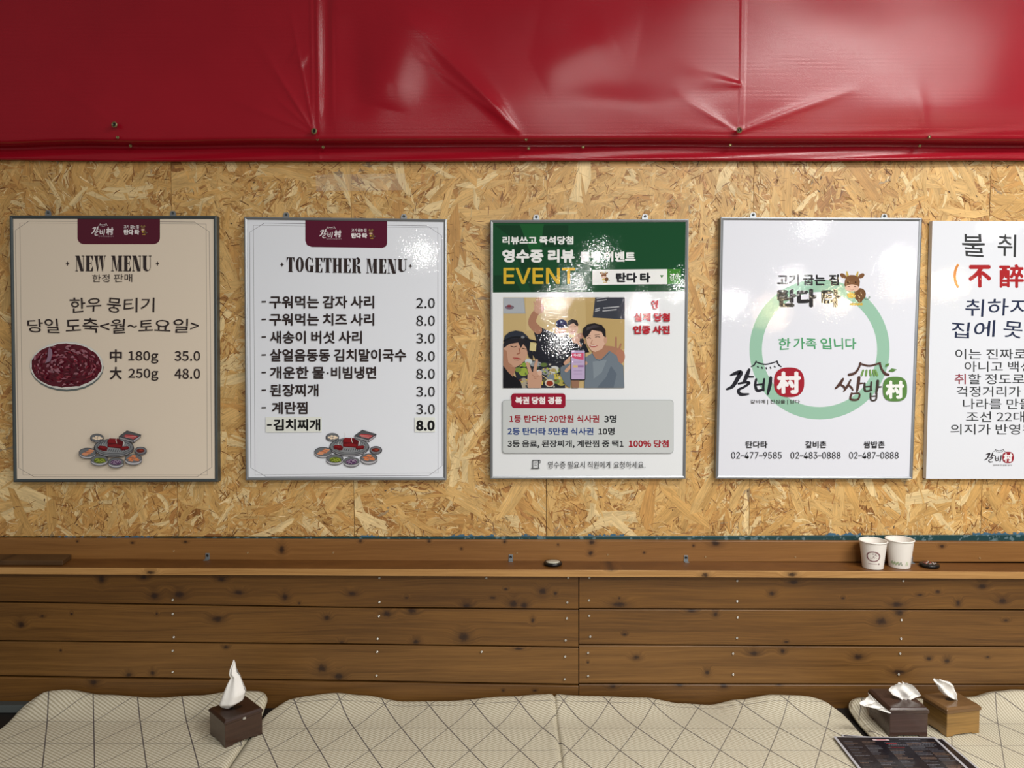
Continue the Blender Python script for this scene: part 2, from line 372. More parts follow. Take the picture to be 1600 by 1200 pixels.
hexa(bm, [(xl, -.105, zf(xl) - .0165), (xr_, -.105, zf(xr_) - .0165), (xr_, -.0225, zf(xr_) - .0165), (xl, -.0225, zf(xl) - .0165), (xl, -.105, zf(xl)), (xr_, -.105, zf(xr_)), (xr_, -.0225, zf(xr_)), (xl, -.0225, zf(xl))], .0015)
lmt = wood('shelf_board_wood', (84, 50, 18), (126, 82, 36), K(z5, (1345, 440, 6, 3)), ph=47, Yk=-.08)
lm = wood('shelf_pine', (140, 98, 50), (206, 160, 100), K(z6, (270, 421, 6, 4), (630, 419, 8, 4)) + K(z5, (1345, 440, 6, 3)) + K(z4, (700, 457, 7, 3)), ph=41, Yk=-.105, contrast=.9, fine=.8)
mkbm('ledge_board', bm, lmt, SH)
bm = bmesh.new(); hexa(bm, [(xl, -.1085, zf(xl) - .0172), (xr_, -.1085, zf(xr_) - .0172), (xr_, -.1052, zf(xr_) - .0172), (xl, -.1052, zf(xl) - .0172), (xl, -.1085, zf(xl) + .0002), (xr_, -.1085, zf(xr_) + .0002), (xr_, -.1052, zf(xr_) + .0002), (xl, -.1052, zf(xl) + .0002)], .0008)
mkbm('front_edge_strip', bm, lm, SH)
for px, py, _, _ in K(z4, *[(a, b, 0, 0) for a, b in ((805, 358), (1147, 366), (1543, 366))]) + K(z5, *[(a, b, 0, 0) for a, b in ((62, 365), (912, 368), (1332, 375))]) + K(z6, *[(a, b, 0, 0) for a, b in ((273, 347), (647, 348), (1416, 352))]):
    screw(at(px, py, -.022), .0026, SH, plain('dull_screw', rgb(168, 140, 100), .5, .4))
# little zinc brackets
for px, py in ((324, 866), (798, 869), (1072, 874), (1423, 877)):
    c = at(px, py - 1.5, -.0235); zz = zf(c.x)
    bm = bmesh.new(); hexa(bm, [(c.x - .006, -.0238, zz), (c.x + .006, -.0238, zz), (c.x + .006, -.0222, zz), (c.x - .006, -.0222, zz), (c.x - .0055, -.0238, zz + .017), (c.x + .0055, -.0238, zz + .017), (c.x + .0055, -.0222, zz + .017), (c.x - .0055, -.0222, zz + .017)], .0006)
    hexa(bm, [(c.x - .006, -.0355, zz), (c.x + .006, -.0355, zz), (c.x + .006, -.023, zz), (c.x - .006, -.023, zz), (c.x - .006, -.0355, zz + .0016), (c.x + .006, -.0355, zz + .0016), (c.x + .006, -.023, zz + .0016), (c.x - .006, -.023, zz + .0016)], .0004)
    br = mkbm('bracket', bm, plain('zinc_bracket', rgb(132, 138, 142), .45, .5), SH)
    screw((c.x, -.0238, zz + .0105), .0036, br, BLACK)
# offcut lying on the ledge at the left
ow = wood('offcut_wood', (66, 44, 24), (104, 76, 46), K(lambda x, y: (x / 10, 830 + y / 10), (70, 400, 6, 5)), ph=9, Yk=-.07)
za = zf(-1.3); bm = bmesh.new(); xR = at(110, 862, -.03).x; xRf = at(97, 877, -.09).x
hexa(bm, [(xl, -.088, za + .0012), (xRf, -.088, zf(xRf) + .0012), (xR, -.026, zf(xR) + .0012), (xl, -.026, za + .0012), (xl, -.088, za + .013), (xRf, -.088, zf(xRf) + .013), (xR, -.026, zf(xR) + .013), (xl, -.026, za + .013)], .0012)
tag(mkbm('wood_offcut', bm, ow), 'dark flat wood offcut lying on the ledge at its left end', 'board')

# ------------------------------------------------------------------ red vinyl cover
YV = -.075
zfold = at(800, 209, YV).z; ztop = at(800, -330, YV).z
def wrinkles(PX, PY):
    """height towards the room in metres over the sheet (numpy arrays of sheet coordinates)"""
    h = np.zeros_like(PX)
    def seg(x0, y0, x1, y1, w, a, tap=True, sharp=0.0):
        nonlocal h
        dx, dy = x1 - x0, y1 - y0; L2 = dx * dx + dy * dy; t = ((PX - x0) * dx + (PY - y0) * dy) / L2
        tc = np.clip(t, 0, 1); d = np.hypot(PX - x0 - tc * dx, PY - y0 - tc * dy)
        ww = w * (.18 + .82 * tc) if tap else w
        g = np.exp(-(d / ww) ** 2) if not sharp else 1 / (1 + (np.abs(d) / ww / sharp) ** 1.6) * np.exp(-(d / ww / 2.2) ** 2)
        fade = (1 - .75 * tc ** 2) if tap else np.clip(1.15 - np.abs(2 * tc - 1) ** 3, 0, 1)
        h += a * g * fade
    big = np.array([noise.noise(Vector((x / 420, y / 260, 1))) * .012 + .0035 * noise.noise(Vector((x / 130, y / 120, 4))) for x, y in zip(PX.ravel(), PY.ravel())]).reshape(PX.shape)
    h += big
    h += np.where(PX > 520, .005 * np.sin((PX - 520) / 85 - PY / 62) * np.exp(-((PX - 700) / 170) ** 2), 0)
    seg(489, 207, 400, 60, 15, .0045, True, .5); seg(489, 206, 430, 152, 8, .0030, True, .5); seg(489, 208, 350, 150, 13, .0032, True, .5); seg(489, 207, 455, 20, 9, .003, True, .5)
    seg(455, 80, 480, 95, 14, .003, False)
    seg(812, 208, 640, 36, 22, .0075, True, .5); seg(810, 205, 655, 90, 9, .003, True, .5); seg(800, 200, 600, -40, 40, .006); h += .007 * np.exp(-((PX - 605) / 50) ** 2 - ((PY - 115) / 62) ** 2) + .0055 * np.exp(-((PX - 965 - (PY - 165) * 1.2) / 95) ** 2 - ((PY - 168) / 34) ** 2)
    seg(600, 170, 640, 10, 46, .011, False); seg(560, 190, 550, 20, 22, -.004, False)
    seg(1153, 204, 1060, 150, 15, .0045, True, .5); seg(1153, 205, 1020, 196, 14, .003); seg(1156, 132, 1070, 118, 18, .0038)
    seg(1157, 203, 1330, 142, 16, .0055, True, .5); seg(1157, 206, 1260, 178, 8, .002)
    seg(840, 30, 1000, 60, 60, .003, False); seg(840, 120, 960, 60, 34, .004, False)
    seg(1160, 210, 1450, 203, 6, .0022, False); seg(1452, 211, 1750, 196, 8, .003); seg(1452, 212, 1430, 130, 14, .0015)
    seg(179, 196, 60, 110, 14, .001); seg(179, 196, 250, 150, 14, .001)
    seg(487, -330, 487, 205, 2.2, .0022, False); seg(497, -330, 497, 205, 4.5, .0042, False); seg(513, -330, 508, 205, 9, -.006, False)
    h += np.where((PX > 1156) & (PX < 1166), .0009, 0)
    k = np.clip((214 - PY) / 45, 0, 1); h *= .3 + .7 * k
    h -= .010 * np.clip(1 - (212 - PY) / 62, 0, 1) ** 2
    return h
VN = NT('red_vinyl'); p = VN.pos()
rib = VN.n('ShaderNodeTexWave', bands_direction='Z'); VN.put(rib.inputs[0], p); rib.inputs['Scale'].default_value = 95; rib.inputs['Distortion'].default_value = .3; rib.inputs['Detail'].default_value = 0
VN.base(VN.mix(VN.noise(p, 6, 3), rgb(148, 14, 32), rgb(166, 20, 38))); VN.set(.23, spec=.38)
VN.bump(VN.math('ADD', VN.math('MULTIPLY', rib.outputs[0], .5), VN.noise(p, 500, 2)), .3, .0004)
V, FC = [], []
pxs = list(np.arange(-500, 0, 25.)) + list(np.arange(0, 430, 6.)) + list(np.arange(430, 540, 2.)) + list(np.arange(540, 1130, 4.)) + list(np.arange(1130, 1180, 1.5)) + list(np.arange(1180, 1620, 5.)) + list(np.arange(1620, 2150, 25.))
pys = list(np.arange(-330, 0, 15.)) + list(np.arange(0, 212, 3.))
PXX, PYY = np.meshgrid(np.array(pxs, float), np.array(pys, float), indexing='ij'); WR = wrinkles(PXX, PYY)
def hemz(px): return at(800, 247.5 + 2.5 * math.sin(min(1, max(0, px / 700)) * math.pi * .8) + .5 * math.sin(px / 90), -.03).z
for ipx, px in enumerate(pxs):
    x = at(px, 100, YV).x; col = []
    bul = .5 + .5 * noise.noise(Vector((px / 160, 0, 9)))
    fold = at(800, 210.5 - 3.0 * max(0, 1 - abs(px - 1000) / 900) + 3 * bul + (3 if px < 120 else 0) * (1 - max(0, px) / 120), YV).z
    for jpy, py in enumerate(pys):
        z = at(800, py, YV).z
        if z < fold: z = fold
        col.append((x, YV - WR[ipx, jpy], z))
    y_end = col[-1][1]
    for k, (fy, dz) in enumerate(((.0, -.004), (.003, -.0075), (.010, -.010), (.022, -.0105), (.036, -.0095), (.046, -.0090))):
        col.append((x, y_end + fy * 1.0, fold + dz))
    yb = y_end + .049; zh = hemz(px)
    col += [(x, yb, fold - .012), (x, yb - .001, fold - .018)]
    for k in range(1, 7):
        f = k / 6; col.append((x, yb - .001 - .006 * f + .0025 * math.sin(f * 6 + px / 60) * f, (fold - .018) * (1 - f) + zh * f))
    col.append((x, yb + .004, zh - .0005))
    n = len(col); V += col
    if ipx:
        b = ipx * n
        for j in range(n - 1): FC.append((b - n + j, b - n + j + 1, b + j + 1, b + j))
n_main = len(pys)
RV = thing('vinyl_wall_cover', (0, YV, zfold), 'creased glossy red vinyl sheet screwed along the top of the wall', 'vinyl cover')
mk('vinyl_sheet', V, FC, VN.m, RV, True)
for px, py in ((179, 195), (491, 205), (1155, 203.5)):
    c = at(px, py, YV - .006)
    bm = bmesh.new(); disc_y(bm, (c.x, c.y, c.z), .0075, .004, 16, .2); e = mkbm('eyelet', bm, BRASS, RV)
    screw((c.x, c.y - .0018, c.z), .004, e, BLACK)
for px, py, yy in ((184, 215, -.07), (204, 228, -.04), (496, 217.5, -.06), (505, 230, -.04), (822, 218, -.06), (826, 232, -.04), (1141, 227, -.042), (1452, 214, -.074), (1437, 228, -.042), (911, 230, -.042)):
    c = at(px, py, yy); screw((c.x, c.y, c.z), .0042, RV, BRASS, h=.003)
# clear tape on the strand board above the second menu
T = NT('clear_tape'); T.base(rgb(235, 235, 230)); T.set(.12); T.b.inputs['Alpha'].default_value = .07
T.bump(T.noise(T.pos(), 160, 2), .8, .0006)
q = [at(x, y, -.0045) for x, y in ((493, 273), (633, 271), (634, 297), (494, 299))]
tp = bmesh.new(); hexa(tp, [tuple(q[3]), tuple(q[2]), (q[2].x, -.0041, q[2].z), (q[3].x, -.0041, q[3].z), tuple(q[0]), tuple(q[1]), (q[1].x, -.0041, q[1].z), (q[0].x, -.0041, q[0].z)])
tag(mkbm('clear_tape', tp, T.m), 'strip of clear tape stuck on the strand board under the red vinyl', 'tape')

# ------------------------------------------------------------------ printing helpers
YF = -.020
class Print:
    """flat print on one poster; every shape is given in photo pixels on the poster plane"""
    def __init__(s, parent, Yp=YF, quad=None): s.p = parent; s.k = 1; s.Y = Yp; s.V = []; s.F = []; s.C = []
    def w(s, x, y, layer):
        q = at(x, y, YF); return (q.x, s.Y - layer * 1.2e-5, q.z)
    def poly(s, pts, col):
        s.k += 1; b = len(s.V); s.V += [s.w(x, y, s.k) for x, y in pts]; s.F.append(list(range(b, b + len(pts)))); s.C += [rgb(*col)] * len(pts)
    def quads(s, L, Rr, col):
        s.k += 1; b = len(s.V); n = len(L)
        for a, c in zip(L, Rr): s.V += [s.w(*a, s.k), s.w(*c, s.k)]
        for i in range(n - 1): s.F.append([b + 2 * i, b + 2 * i + 1, b + 2 * i + 3, b + 2 * i + 2])
        s.C += [rgb(*col)] * (2 * n)
    def ell(s, cx, cy, rx, ry, col, rot=0, n=24, a0=0, a1=360):
        pts = []
        full = a1 - a0 >= 360
        for i in range(n if full else n + 1):
            a = math.radians(a0 + (a1 - a0) * i / n); x, y = rx * math.cos(a), ry * math.sin(a); r = math.radians(rot)
            pts.append((cx + x * math.cos(r) - y * math.sin(r), cy + x * math.sin(r) + y * math.cos(r)))
        s.poly(pts, col)
    def ring(s, cx, cy, rx, ry, t, col, n=72, a0=0, a1=360):
        A = [math.radians(a0 + (a1 - a0) * i / n) for i in range(n + 1)]
        s.quads([(cx + rx * math.cos(a), cy + ry * math.sin(a)) for a in A], [(cx + (rx - t) * math.cos(a), cy + (ry - t) * math.sin(a)) for a in A], col)
    def rrect(s, x0, y0, x1, y1, r, col, corners=(1, 1, 1, 1)):
        pts = []
        for (cx, cy, a, on) in ((x1 - r, y1 - r, 0, corners[2]), (x0 + r, y1 - r, 90, corners[3]), (x0 + r, y0 + r, 180, corners[0]), (x1 - r, y0 + r, 270, corners[1])):
            if on: pts += [(cx + r * math.cos(math.radians(a + k * 15)), cy + r * math.sin(math.radians(a + k * 15))) for k in range(7)]
            else: pts.append((cx + r * math.copysign(1, math.cos(math.radians(a + 45))), cy + r * math.copysign(1, math.sin(math.radians(a + 45)))))
        s.poly(pts, col)
    def line(s, pts, wdt, col, closed=False):
        """brush stroke; wdt is a number or one width per point"""
        P = [Vector(p) for p in pts]
        if closed: P.append(P[0])
        W = [wdt] * len(P) if not hasattr(wdt, '__len__') else list(wdt)
        L, Rr = [], []
        for i, p in enumerate(P):
            a = P[i - 1] if i else (P[-2] if closed else p); b = P[i + 1] if i < len(P) - 1 else (P[1] if closed else p)
            d = (b - a); d = d.normalized() if d.length else Vector((1, 0)); nrm = Vector((-d.y, d.x)) * W[i] / 2
            L.append(tuple(p + nrm)); Rr.append(tuple(p - nrm))
        s.quads(L, Rr, col)
    def curve(s, pts, wdt, col, sub=5):
        """smooth brush stroke through the points"""
        n = len(pts); W = [wdt] * n if not hasattr(wdt, '__len__') else list(wdt); q, ww = [], []
        g = lambda i: pts[min(n - 1, max(0, i))]
        for i in range(n - 1):
            for k in range(sub):
                t = k / sub; c = []
                for a in (0, 1):
                    p0, p1, p2, p3 = g(i - 1)[a], g(i)[a], g(i + 1)[a], g(i + 2)[a]
                    c.append(.5 * (2 * p1 + (p2 - p0) * t + (2 * p0 - 5 * p1 + 4 * p2 - p3) * t * t + (3 * p1 - p0 - 3 * p2 + p3) * t ** 3))
                q.append(tuple(c)); ww.append(W[i] * (1 - t) + W[i + 1] * t)
        q.append(pts[-1]); ww.append(W[-1])
        s.line(q, ww, col); s.ell(*pts[0], W[0] / 2, W[0] / 2, col, n=10); s.ell(*pts[-1], W[-1] / 2, W[-1] / 2, col, n=10)
    def flush(s, name, label=None, mat=None):
        if not s.V: return
        o = mk(name, s.V, s.F, mat or LAM, s.p)
        a = o.data.color_attributes.new('Col', 'FLOAT_COLOR', 'POINT'); a.data.foreach_set('color', np.array(s.C, dtype=np.float32).ravel())
        if label: o['label'] = label
        s.V, s.F, s.C = [], [], []; return o
    def text(s, txt, x0, y0, x1, y1, col, bold=0.0, slope=0.0, shear=0.0, name='lettering', keep=False, brush=0.0, split=False, tlabel=None):
        """lettering fitted into the pixel box"""
        V, Fc = glyphs(txt, bold, shear)
        if brush:
            V = [(x + brush * noise.noise(Vector((x * 2.2, y * 2.2, 1))), y + brush * noise.noise(Vector((x * 2.2, y * 2.2, 5)))) for x, y in V]
        a0 = min(v[0] for v in V); a1 = max(v[0] for v in V); b0 = min(v[1] for v in V); b1 = max(v[1] for v in V)
        bx = bold * .48 * (x1 - x0) / (a1 - a0); bz = bold * .48 * (y1 - y0) / max(1e-6, b1 - b0)
        offs = [(0, 0)] if bold < .003 else [(math.cos(k * 1.0472 + .5) * bx, math.sin(k * 1.0472 + .5) * bz) for k in range(6)]
        X0, X1, Z0, Z1 = x0 + bx, x1 - bx, y0 + bz, y1 - bz
        for ox, oy in offs:
            s.k += .25; b = len(s.V)
            for (x, y) in V:
                u = (x - a0) / (a1 - a0); v = (y - b0) / max(1e-6, b1 - b0)
                s.V.append(s.w(X0 + (X1 - X0) * u + ox, Z1 + (Z0 - Z1) * v + slope * u + oy, s.k))
            s.F += [[b + i for i in f] for f in Fc]; s.C += [rgb(*col)] * len(V)
        if split: s.flush(name, tlabel)
        return
        if not keep:
            # each line of writing is its own piece of print
            pass
import os
def blender_font(fn):
    for kind in ('LOCAL', 'SYSTEM'):
        pth = os.path.join(bpy.utils.resource_path(kind), 'datafiles', 'fonts', fn)
        if os.path.exists(pth):
            try: return bpy.data.fonts.load(pth)
            except Exception: pass
    return None
CJK = blender_font('Noto Sans CJK Regular.woff2'); LATIN = blender_font('Inter.woff2')
_gc = {}
is_latin = lambda t: t[0] in 'E0' and len(t) > 3
def outlines(lines, font):
    """one text object, one string per line, cut back into its lines"""
    SP = 4.0
    cu = bpy.data.curves.new('lettering_outline', 'FONT'); cu.body = '\n'.join(lines); cu.size = 1; cu.resolution_u = 3; cu.fill_mode = 'FRONT'; cu.space_line = SP
    if font: cu.font = font
    o = bpy.data.objects.new('lettering_outline', cu); me = bpy.data.meshes.new_from_object(o)
    co = np.empty(len(me.vertices) * 3, dtype=np.float32); me.vertices.foreach_get('co', co); co = co.reshape(-1, 3)
    polys = [list(p.vertices) for p in me.polygons]
    bpy.data.objects.remove(o); bpy.data.curves.remove(cu); bpy.data.meshes.remove(me)
    line = np.round((.35 - co[:, 1]) / SP).astype(int)
    if len(lines) == 1: line[:] = 0
    for i, t in enumerate(lines):
        idx = np.nonzero(line == i)[0]; mp = {int(k): n for n, k in enumerate(idx)}
        _gc[t] = ([(float(co[k, 0]), float(co[k, 1])) for k in idx], [[mp[v] for v in f] for f in polys if f[0] in mp])
STRINGS = ['개운한 물', '비빔냉면', '村', '갈비에 진심을 담다', '고기 굽는 집', '탄다 타', '한정 판매', '한우 뭉티기', '당일 도축<월~토요일>', '中', '180g', '35.0', '大', '250g', '48.0', '김치찌개', '8.0', '리뷰쓰고 즉석당첨', '영수증 리뷰', '룰렛 이벤트', 'EVENT', '검색', '식사권', '영', '실제 당첨', '인증 사진', '복권 당첨 경품', '1등 탄다타 20만원 식사권', '3명', '2등 탄다타 5만원 식사권', '10명', '3등 음료, 된장찌개, 계란찜 중 택1', '100% 당첨', '영수증 필요시 직원에게 요청하세요.', '한 가족 입니다', '갈비에 | 진심을 | 담다', '불', '취', '귀', '(', '不', '醉', '不歸)', '취하지 않으면', '집에 못간다', '할 정도로', '구워먹는 감자 사리', '구워먹는 치즈 사리', '새송이 버섯 사리', '살얼음동동 김치말이국수', '된장찌개', '계란찜', '2.0', '3.0', '탄다타', '갈비촌', '쌈밥촌', '02–477–9585', '02–483–0888', '02–487–0888', '이는 진짜로', '아니고 백성', '걱정거리가', '나라를 만들', '조선 22대', '의지가 반영된']
outlines([t for t in STRINGS if not is_latin(t)], CJK); outlines([t for t in STRINGS if is_latin(t)], LATIN)
def glyphs(txt, bold=0.0, shear=0.0):
    if txt not in _gc: outlines([txt], LATIN if is_latin(txt) else CJK)
    return _gc[txt]

def didone(P, txt, x0, y0, x1, y1, col, slope=0):
    """condensed high-contrast serif capitals drawn stroke by stroke"""
    t, h, sf = .26, .045, .09
    W = dict(N=.74, E=.60, W=.98, M=.92, U=.74, T=.64, O=.66, G=.70, H=.76, R=.74)
    W[' '] = .22; gap = .10
    tot = sum(W[c] + gap for c in txt) - gap
    sx = (x1 - x0) / tot; H = y1 - y0; cx = 0
    def pp(pts):
        P.poly([(x0 + (cx + a) * sx, y1 - b * H + slope * (cx + a) / tot) for a, b in pts], col)
    def rect(a, b, c, d): pp([(a, b), (c, b), (c, d), (a, d)])
    def ser(a, b, y): rect(a, y, b, y + h)
    def arc(cxx, cy, rx, ry, tx, ty, a0, a1, n=20):
        A = [math.radians(a0 + (a1 - a0) * i / n) for i in range(n + 1)]
        f = lambda a, rx, ry: (x0 + (cx + cxx + rx * math.cos(a)) * sx, y1 - (cy + ry * math.sin(a)) * H + slope * cx / tot)
        P.quads([f(a, rx, ry) for a in A], [f(a, rx - tx, ry - ty) for a in A], col)
    for c in txt:
        w_ = W[c]
        if c == 'N':
            rect(.09, 0, .09 + h, 1); pp([(.05, 1), (.05 + t * 1.1, 1), (w_ - .07, 0), (w_ - .07 - t * .95, .0)]); rect(w_ - .1, 0, w_ - .1 + h, 1)
            ser(0, .22, 0); ser(0, .3, 1 - h); ser(w_ - .22, w_, 1 - h)
        elif c == 'E':
            rect(.06, 0, .06 + t, 1); ser(0, w_, 1 - h); ser(0, w_, 0); rect(.3, .49, w_ - .1, .49 + h)
            pp([(w_ - h, 1), (w_, 1), (w_, .70), (w_ - .03, .70), (w_ - .16, 1 - h)]); pp([(w_, 0), (w_, .31), (w_ - .03, .31), (w_ - .17, h), (w_ - .2, 0)]); rect(w_ - .14, .38, w_ - .1, .64)
        elif c == 'W':
            for k in (0, .40): pp([(.04 + k, 1), (.04 + t + k, 1), (.31 + k, 0), (.26 + k, 0)]); pp([(.27 + k, 0), (.31 + k, 0), (.50 + k, 1), (.46 + k, 1)])
            ser(0, .35, 1 - h); ser(.38, .75, 1 - h); ser(.80, .98, 1 - h)
        elif c == 'M':
            rect(.09, 0, .09 + h, 1); pp([(.06, 1), (.06 + t, 1), (.46, .02), (.40, .02)]); pp([(.42, .02), (.46, .02), (w_ - .24, 1), (w_ - .28, 1)]); rect(w_ - .06 - t, 0, w_ - .06, 1)
            ser(0, .22, 0); ser(0, .3, 1 - h); ser(w_ - .38, w_, 0); ser(w_ - .34, w_, 1 - h)
        elif c == 'U':
            rect(.06, .25, .06 + t, 1); rect(w_ - .12, .25, w_ - .12 + h, 1); ser(0, .38, 1 - h); ser(w_ - .22, w_, 1 - h)
            arc((.06 + w_ - .075) / 2, .27, (w_ - .135) / 2, .27, .0, .0, 180, 181)
            n = 16; A = [math.radians(180 + 180 * i / n) for i in range(n + 1)]; cc = (.06 + w_ - .075) / 2; rr = (w_ - .135) / 2; ri = (w_ - .12 - .06 - t) / 2; ci = .06 + t + ri
            P.quads([(x0 + (cx + cc + rr * math.cos(a)) * sx, y1 - (.27 + .27 * math.sin(a)) * H) for a in A], [(x0 + (cx + ci + ri * math.cos(a)) * sx, y1 - (.27 + .2 * math.sin(a)) * H) for a in A], col)
        elif c == 'T':
            rect(w_ / 2 - t / 2, 0, w_ / 2 + t / 2, 1); ser(0, w_, 1 - h); ser(.12, w_ - .12, 0)
            pp([(0, 1), (.04, 1), (.14, 1 - h), (.03, .68), (0, .68)]); pp([(w_, 1), (w_, .68), (w_ - .03, .68), (w_ - .14, 1 - h)])
        elif c == 'O' or c == 'G':
            n = 36; cc = .33; a0, a1 = (0, 360) if c == 'O' else (48, 345)
            A = [math.radians(a0 + (a1 - a0) * i / n) for i in range(n + 1)]
            P.quads([(x0 + (cx + cc + .33 * math.cos(a)) * sx, y1 - (.5 + .51 * math.sin(a)) * H) for a in A], [(x0 + (cx + cc + .10 * math.cos(a)) * sx, y1 - (.5 + .46 * math.sin(a)) * H) for a in A], col)
            if c == 'G': rect(.42, 0.02, .42 + t * .9, .42); ser(.34, .72, .42); pp([(.60, .98), (.64, .98), (.64, .66), (.61, .66), (.52, .9)])
        elif c == 'H':
            rect(.05, 0, .05 + t * .95, 1); rect(w_ - .05 - t * .95, 0, w_ - .05, 1); rect(.2, .49, w_ - .2, .49 + h)
            for y in (0, 1 - h): ser(0, .34, y); ser(w_ - .34, w_, y)
        elif c == 'R':
            rect(.06, 0, .06 + t, 1); ser(0, .38, 0); ser(0, .45, 1 - h); rect(.3, .49, .42, .49 + h)
            n = 16; A = [math.radians(-90 + 180 * i / n) for i in range(n + 1)]
            P.quads([(x0 + (cx + .40 + .28 * math.cos(a)) * sx, y1 - (.75 + .25 * math.sin(a)) * H) for a in A], [(x0 + (cx + .38 + .08 * math.cos(a)) * sx, y1 - (.75 + .205 * math.sin(a)) * H) for a in A], col)
            pp([(.38, .52), (.46, .50), (.66, .44), (.68, .12), (.74, .03), (.74, .0), (.60, -.01), (.47, .06), (.44, .38), (.38, .48)])
        cx += w_ + gap

def star(P, x, y, col): P.poly([(x, y - 4), (x + 1, y - 1), (x + 3.2, y), (x + 1, y + 1), (x, y + 4), (x - 1, y + 1), (x - 3.2, y), (x - 1, y - 1)], col)

def galbi(P, f, ink, badge, glyph, roofs=True, sub=None):
    """brush lettering logo; f maps the zoom coordinates of the large version to pixels"""
    k = (f(100, 0)[0] - f(0, 0)[0]) / 100
    def st(pts, wd): P.curve([f(*p) for p in pts], [q * k for q in wd], ink)
    st([(190, 212), (225, 198), (262, 192), (240, 235), (205, 290), (162, 312)], [12, 26, 34, 30, 26, 14])
    st([(322, 172), (305, 215), (285, 262)], [20, 30, 22]); st([(310, 222), (352, 224)], [18, 12])
    st([(246, 272), (300, 262), (322, 268), (285, 296), (246, 318), (262, 348), (318, 346)], [14, 18, 20, 16, 20, 26, 12])
    st([(372, 240), (366, 285), (382, 322), (424, 312)], [16, 20, 22, 16]); st([(430, 238), (424, 285), (424, 318)], [14, 18, 18]); st([(374, 280), (424, 276)], [14, 14])
    st([(476, 230), (470, 285), (455, 345)], [22, 26, 16])
    if roofs:
        st([(338, 150), (358, 138), (372, 112)], [8, 10, 9]); st([(368, 116), (440, 134), (524, 112)], [8, 9, 8]); st([(520, 110), (532, 136), (550, 150)], [9, 10, 8])
        for a, b in ((385, 152), (415, 158), (445, 161), (475, 158), (505, 150)): P.line([f(a - 4, b - 6), f(a + 3, b + 7)], 9 * k, ink)
    if badge:
        c = f(607, 262); pts = []
        for i in range(40):
            a = 2 * math.pi * i / 40; r = (abs(math.cos(a)) ** 2.6 + abs(math.sin(a)) ** 2.6) ** (-1 / 2.6)
            pts.append((c[0] + 108 * k * r * math.cos(a), c[1] + 106 * k * r * math.sin(a)))
        P.poly(pts, badge)
    a = f(518, 185); b = f(692, 345)
    P.text('村', a[0], a[1], b[0], b[1], glyph, .035)

def cow(P, f, face=(122, 86, 58)):
    """brown calf emblem; f maps coordinates of the large one"""
    k = (f(100, 0)[0] - f(0, 0)[0]) / 100
    E = lambda x, y, rx, ry, c, r=0: P.ell(*f(x, y), rx * k, ry * k, c, r)
    E(1350, 425, 88, 95, (110, 78, 50), 20); E(1350, 500, 40, 45, (110, 78, 50))
    P.curve([f(1410, 480), f(1450, 500), f(1490, 480)], [12 * k, 10 * k, 8 * k], (92, 120, 104)); E(1488, 470, 14, 22, (150, 170, 160), 20)
    E(1105, 152, 52, 32, face, 35); E(1372, 152, 52, 32, face, -35)
    P.poly([f(1150, 165), f(1148, 85), f(1165, 82), f(1192, 155)], (196, 170, 92)); P.poly([f(1282, 155), f(1315, 85), f(1332, 88), f(1325, 165)], (196, 170, 92))
    P.poly([f(*p) for p in ((1130, 215), (1155, 160), (1210, 138), (1270, 140), (1325, 165), (1352, 230), (1345, 300), (1300, 350), (1170, 350), (1120, 290))], face)
    E(1235, 330, 105, 52, (222, 186, 166)); E(1188, 310, 16, 9, (120, 80, 70)); E(1278, 310, 16, 9, (120, 80, 70)); E(1175, 248, 9, 13, (30, 22, 20)); E(1288, 246, 9, 13, (30, 22, 20))
    P.line([f(1215, 348), f(1235, 362), f(1258, 348)], 5 * k, (150, 90, 80))
    for x, y in ((1185, 430), (1215, 410), (1245, 420), (1225, 460), (1200, 455), (1260, 445)): P.poly([f(x - 30, y + 10), f(x - 5, y - 34), f(x + 8, y - 4), f(x + 34, y - 20), f(x + 20, y + 26)], (214, 184, 84))
    for x in (1230, 1275, 1320, 1365): P.poly([f(x - 34, 575), f(x - 14, 548), f(x, 560), f(x + 16, 540), f(x + 30, 575), f(x + 10, 588)], (206, 174, 76))

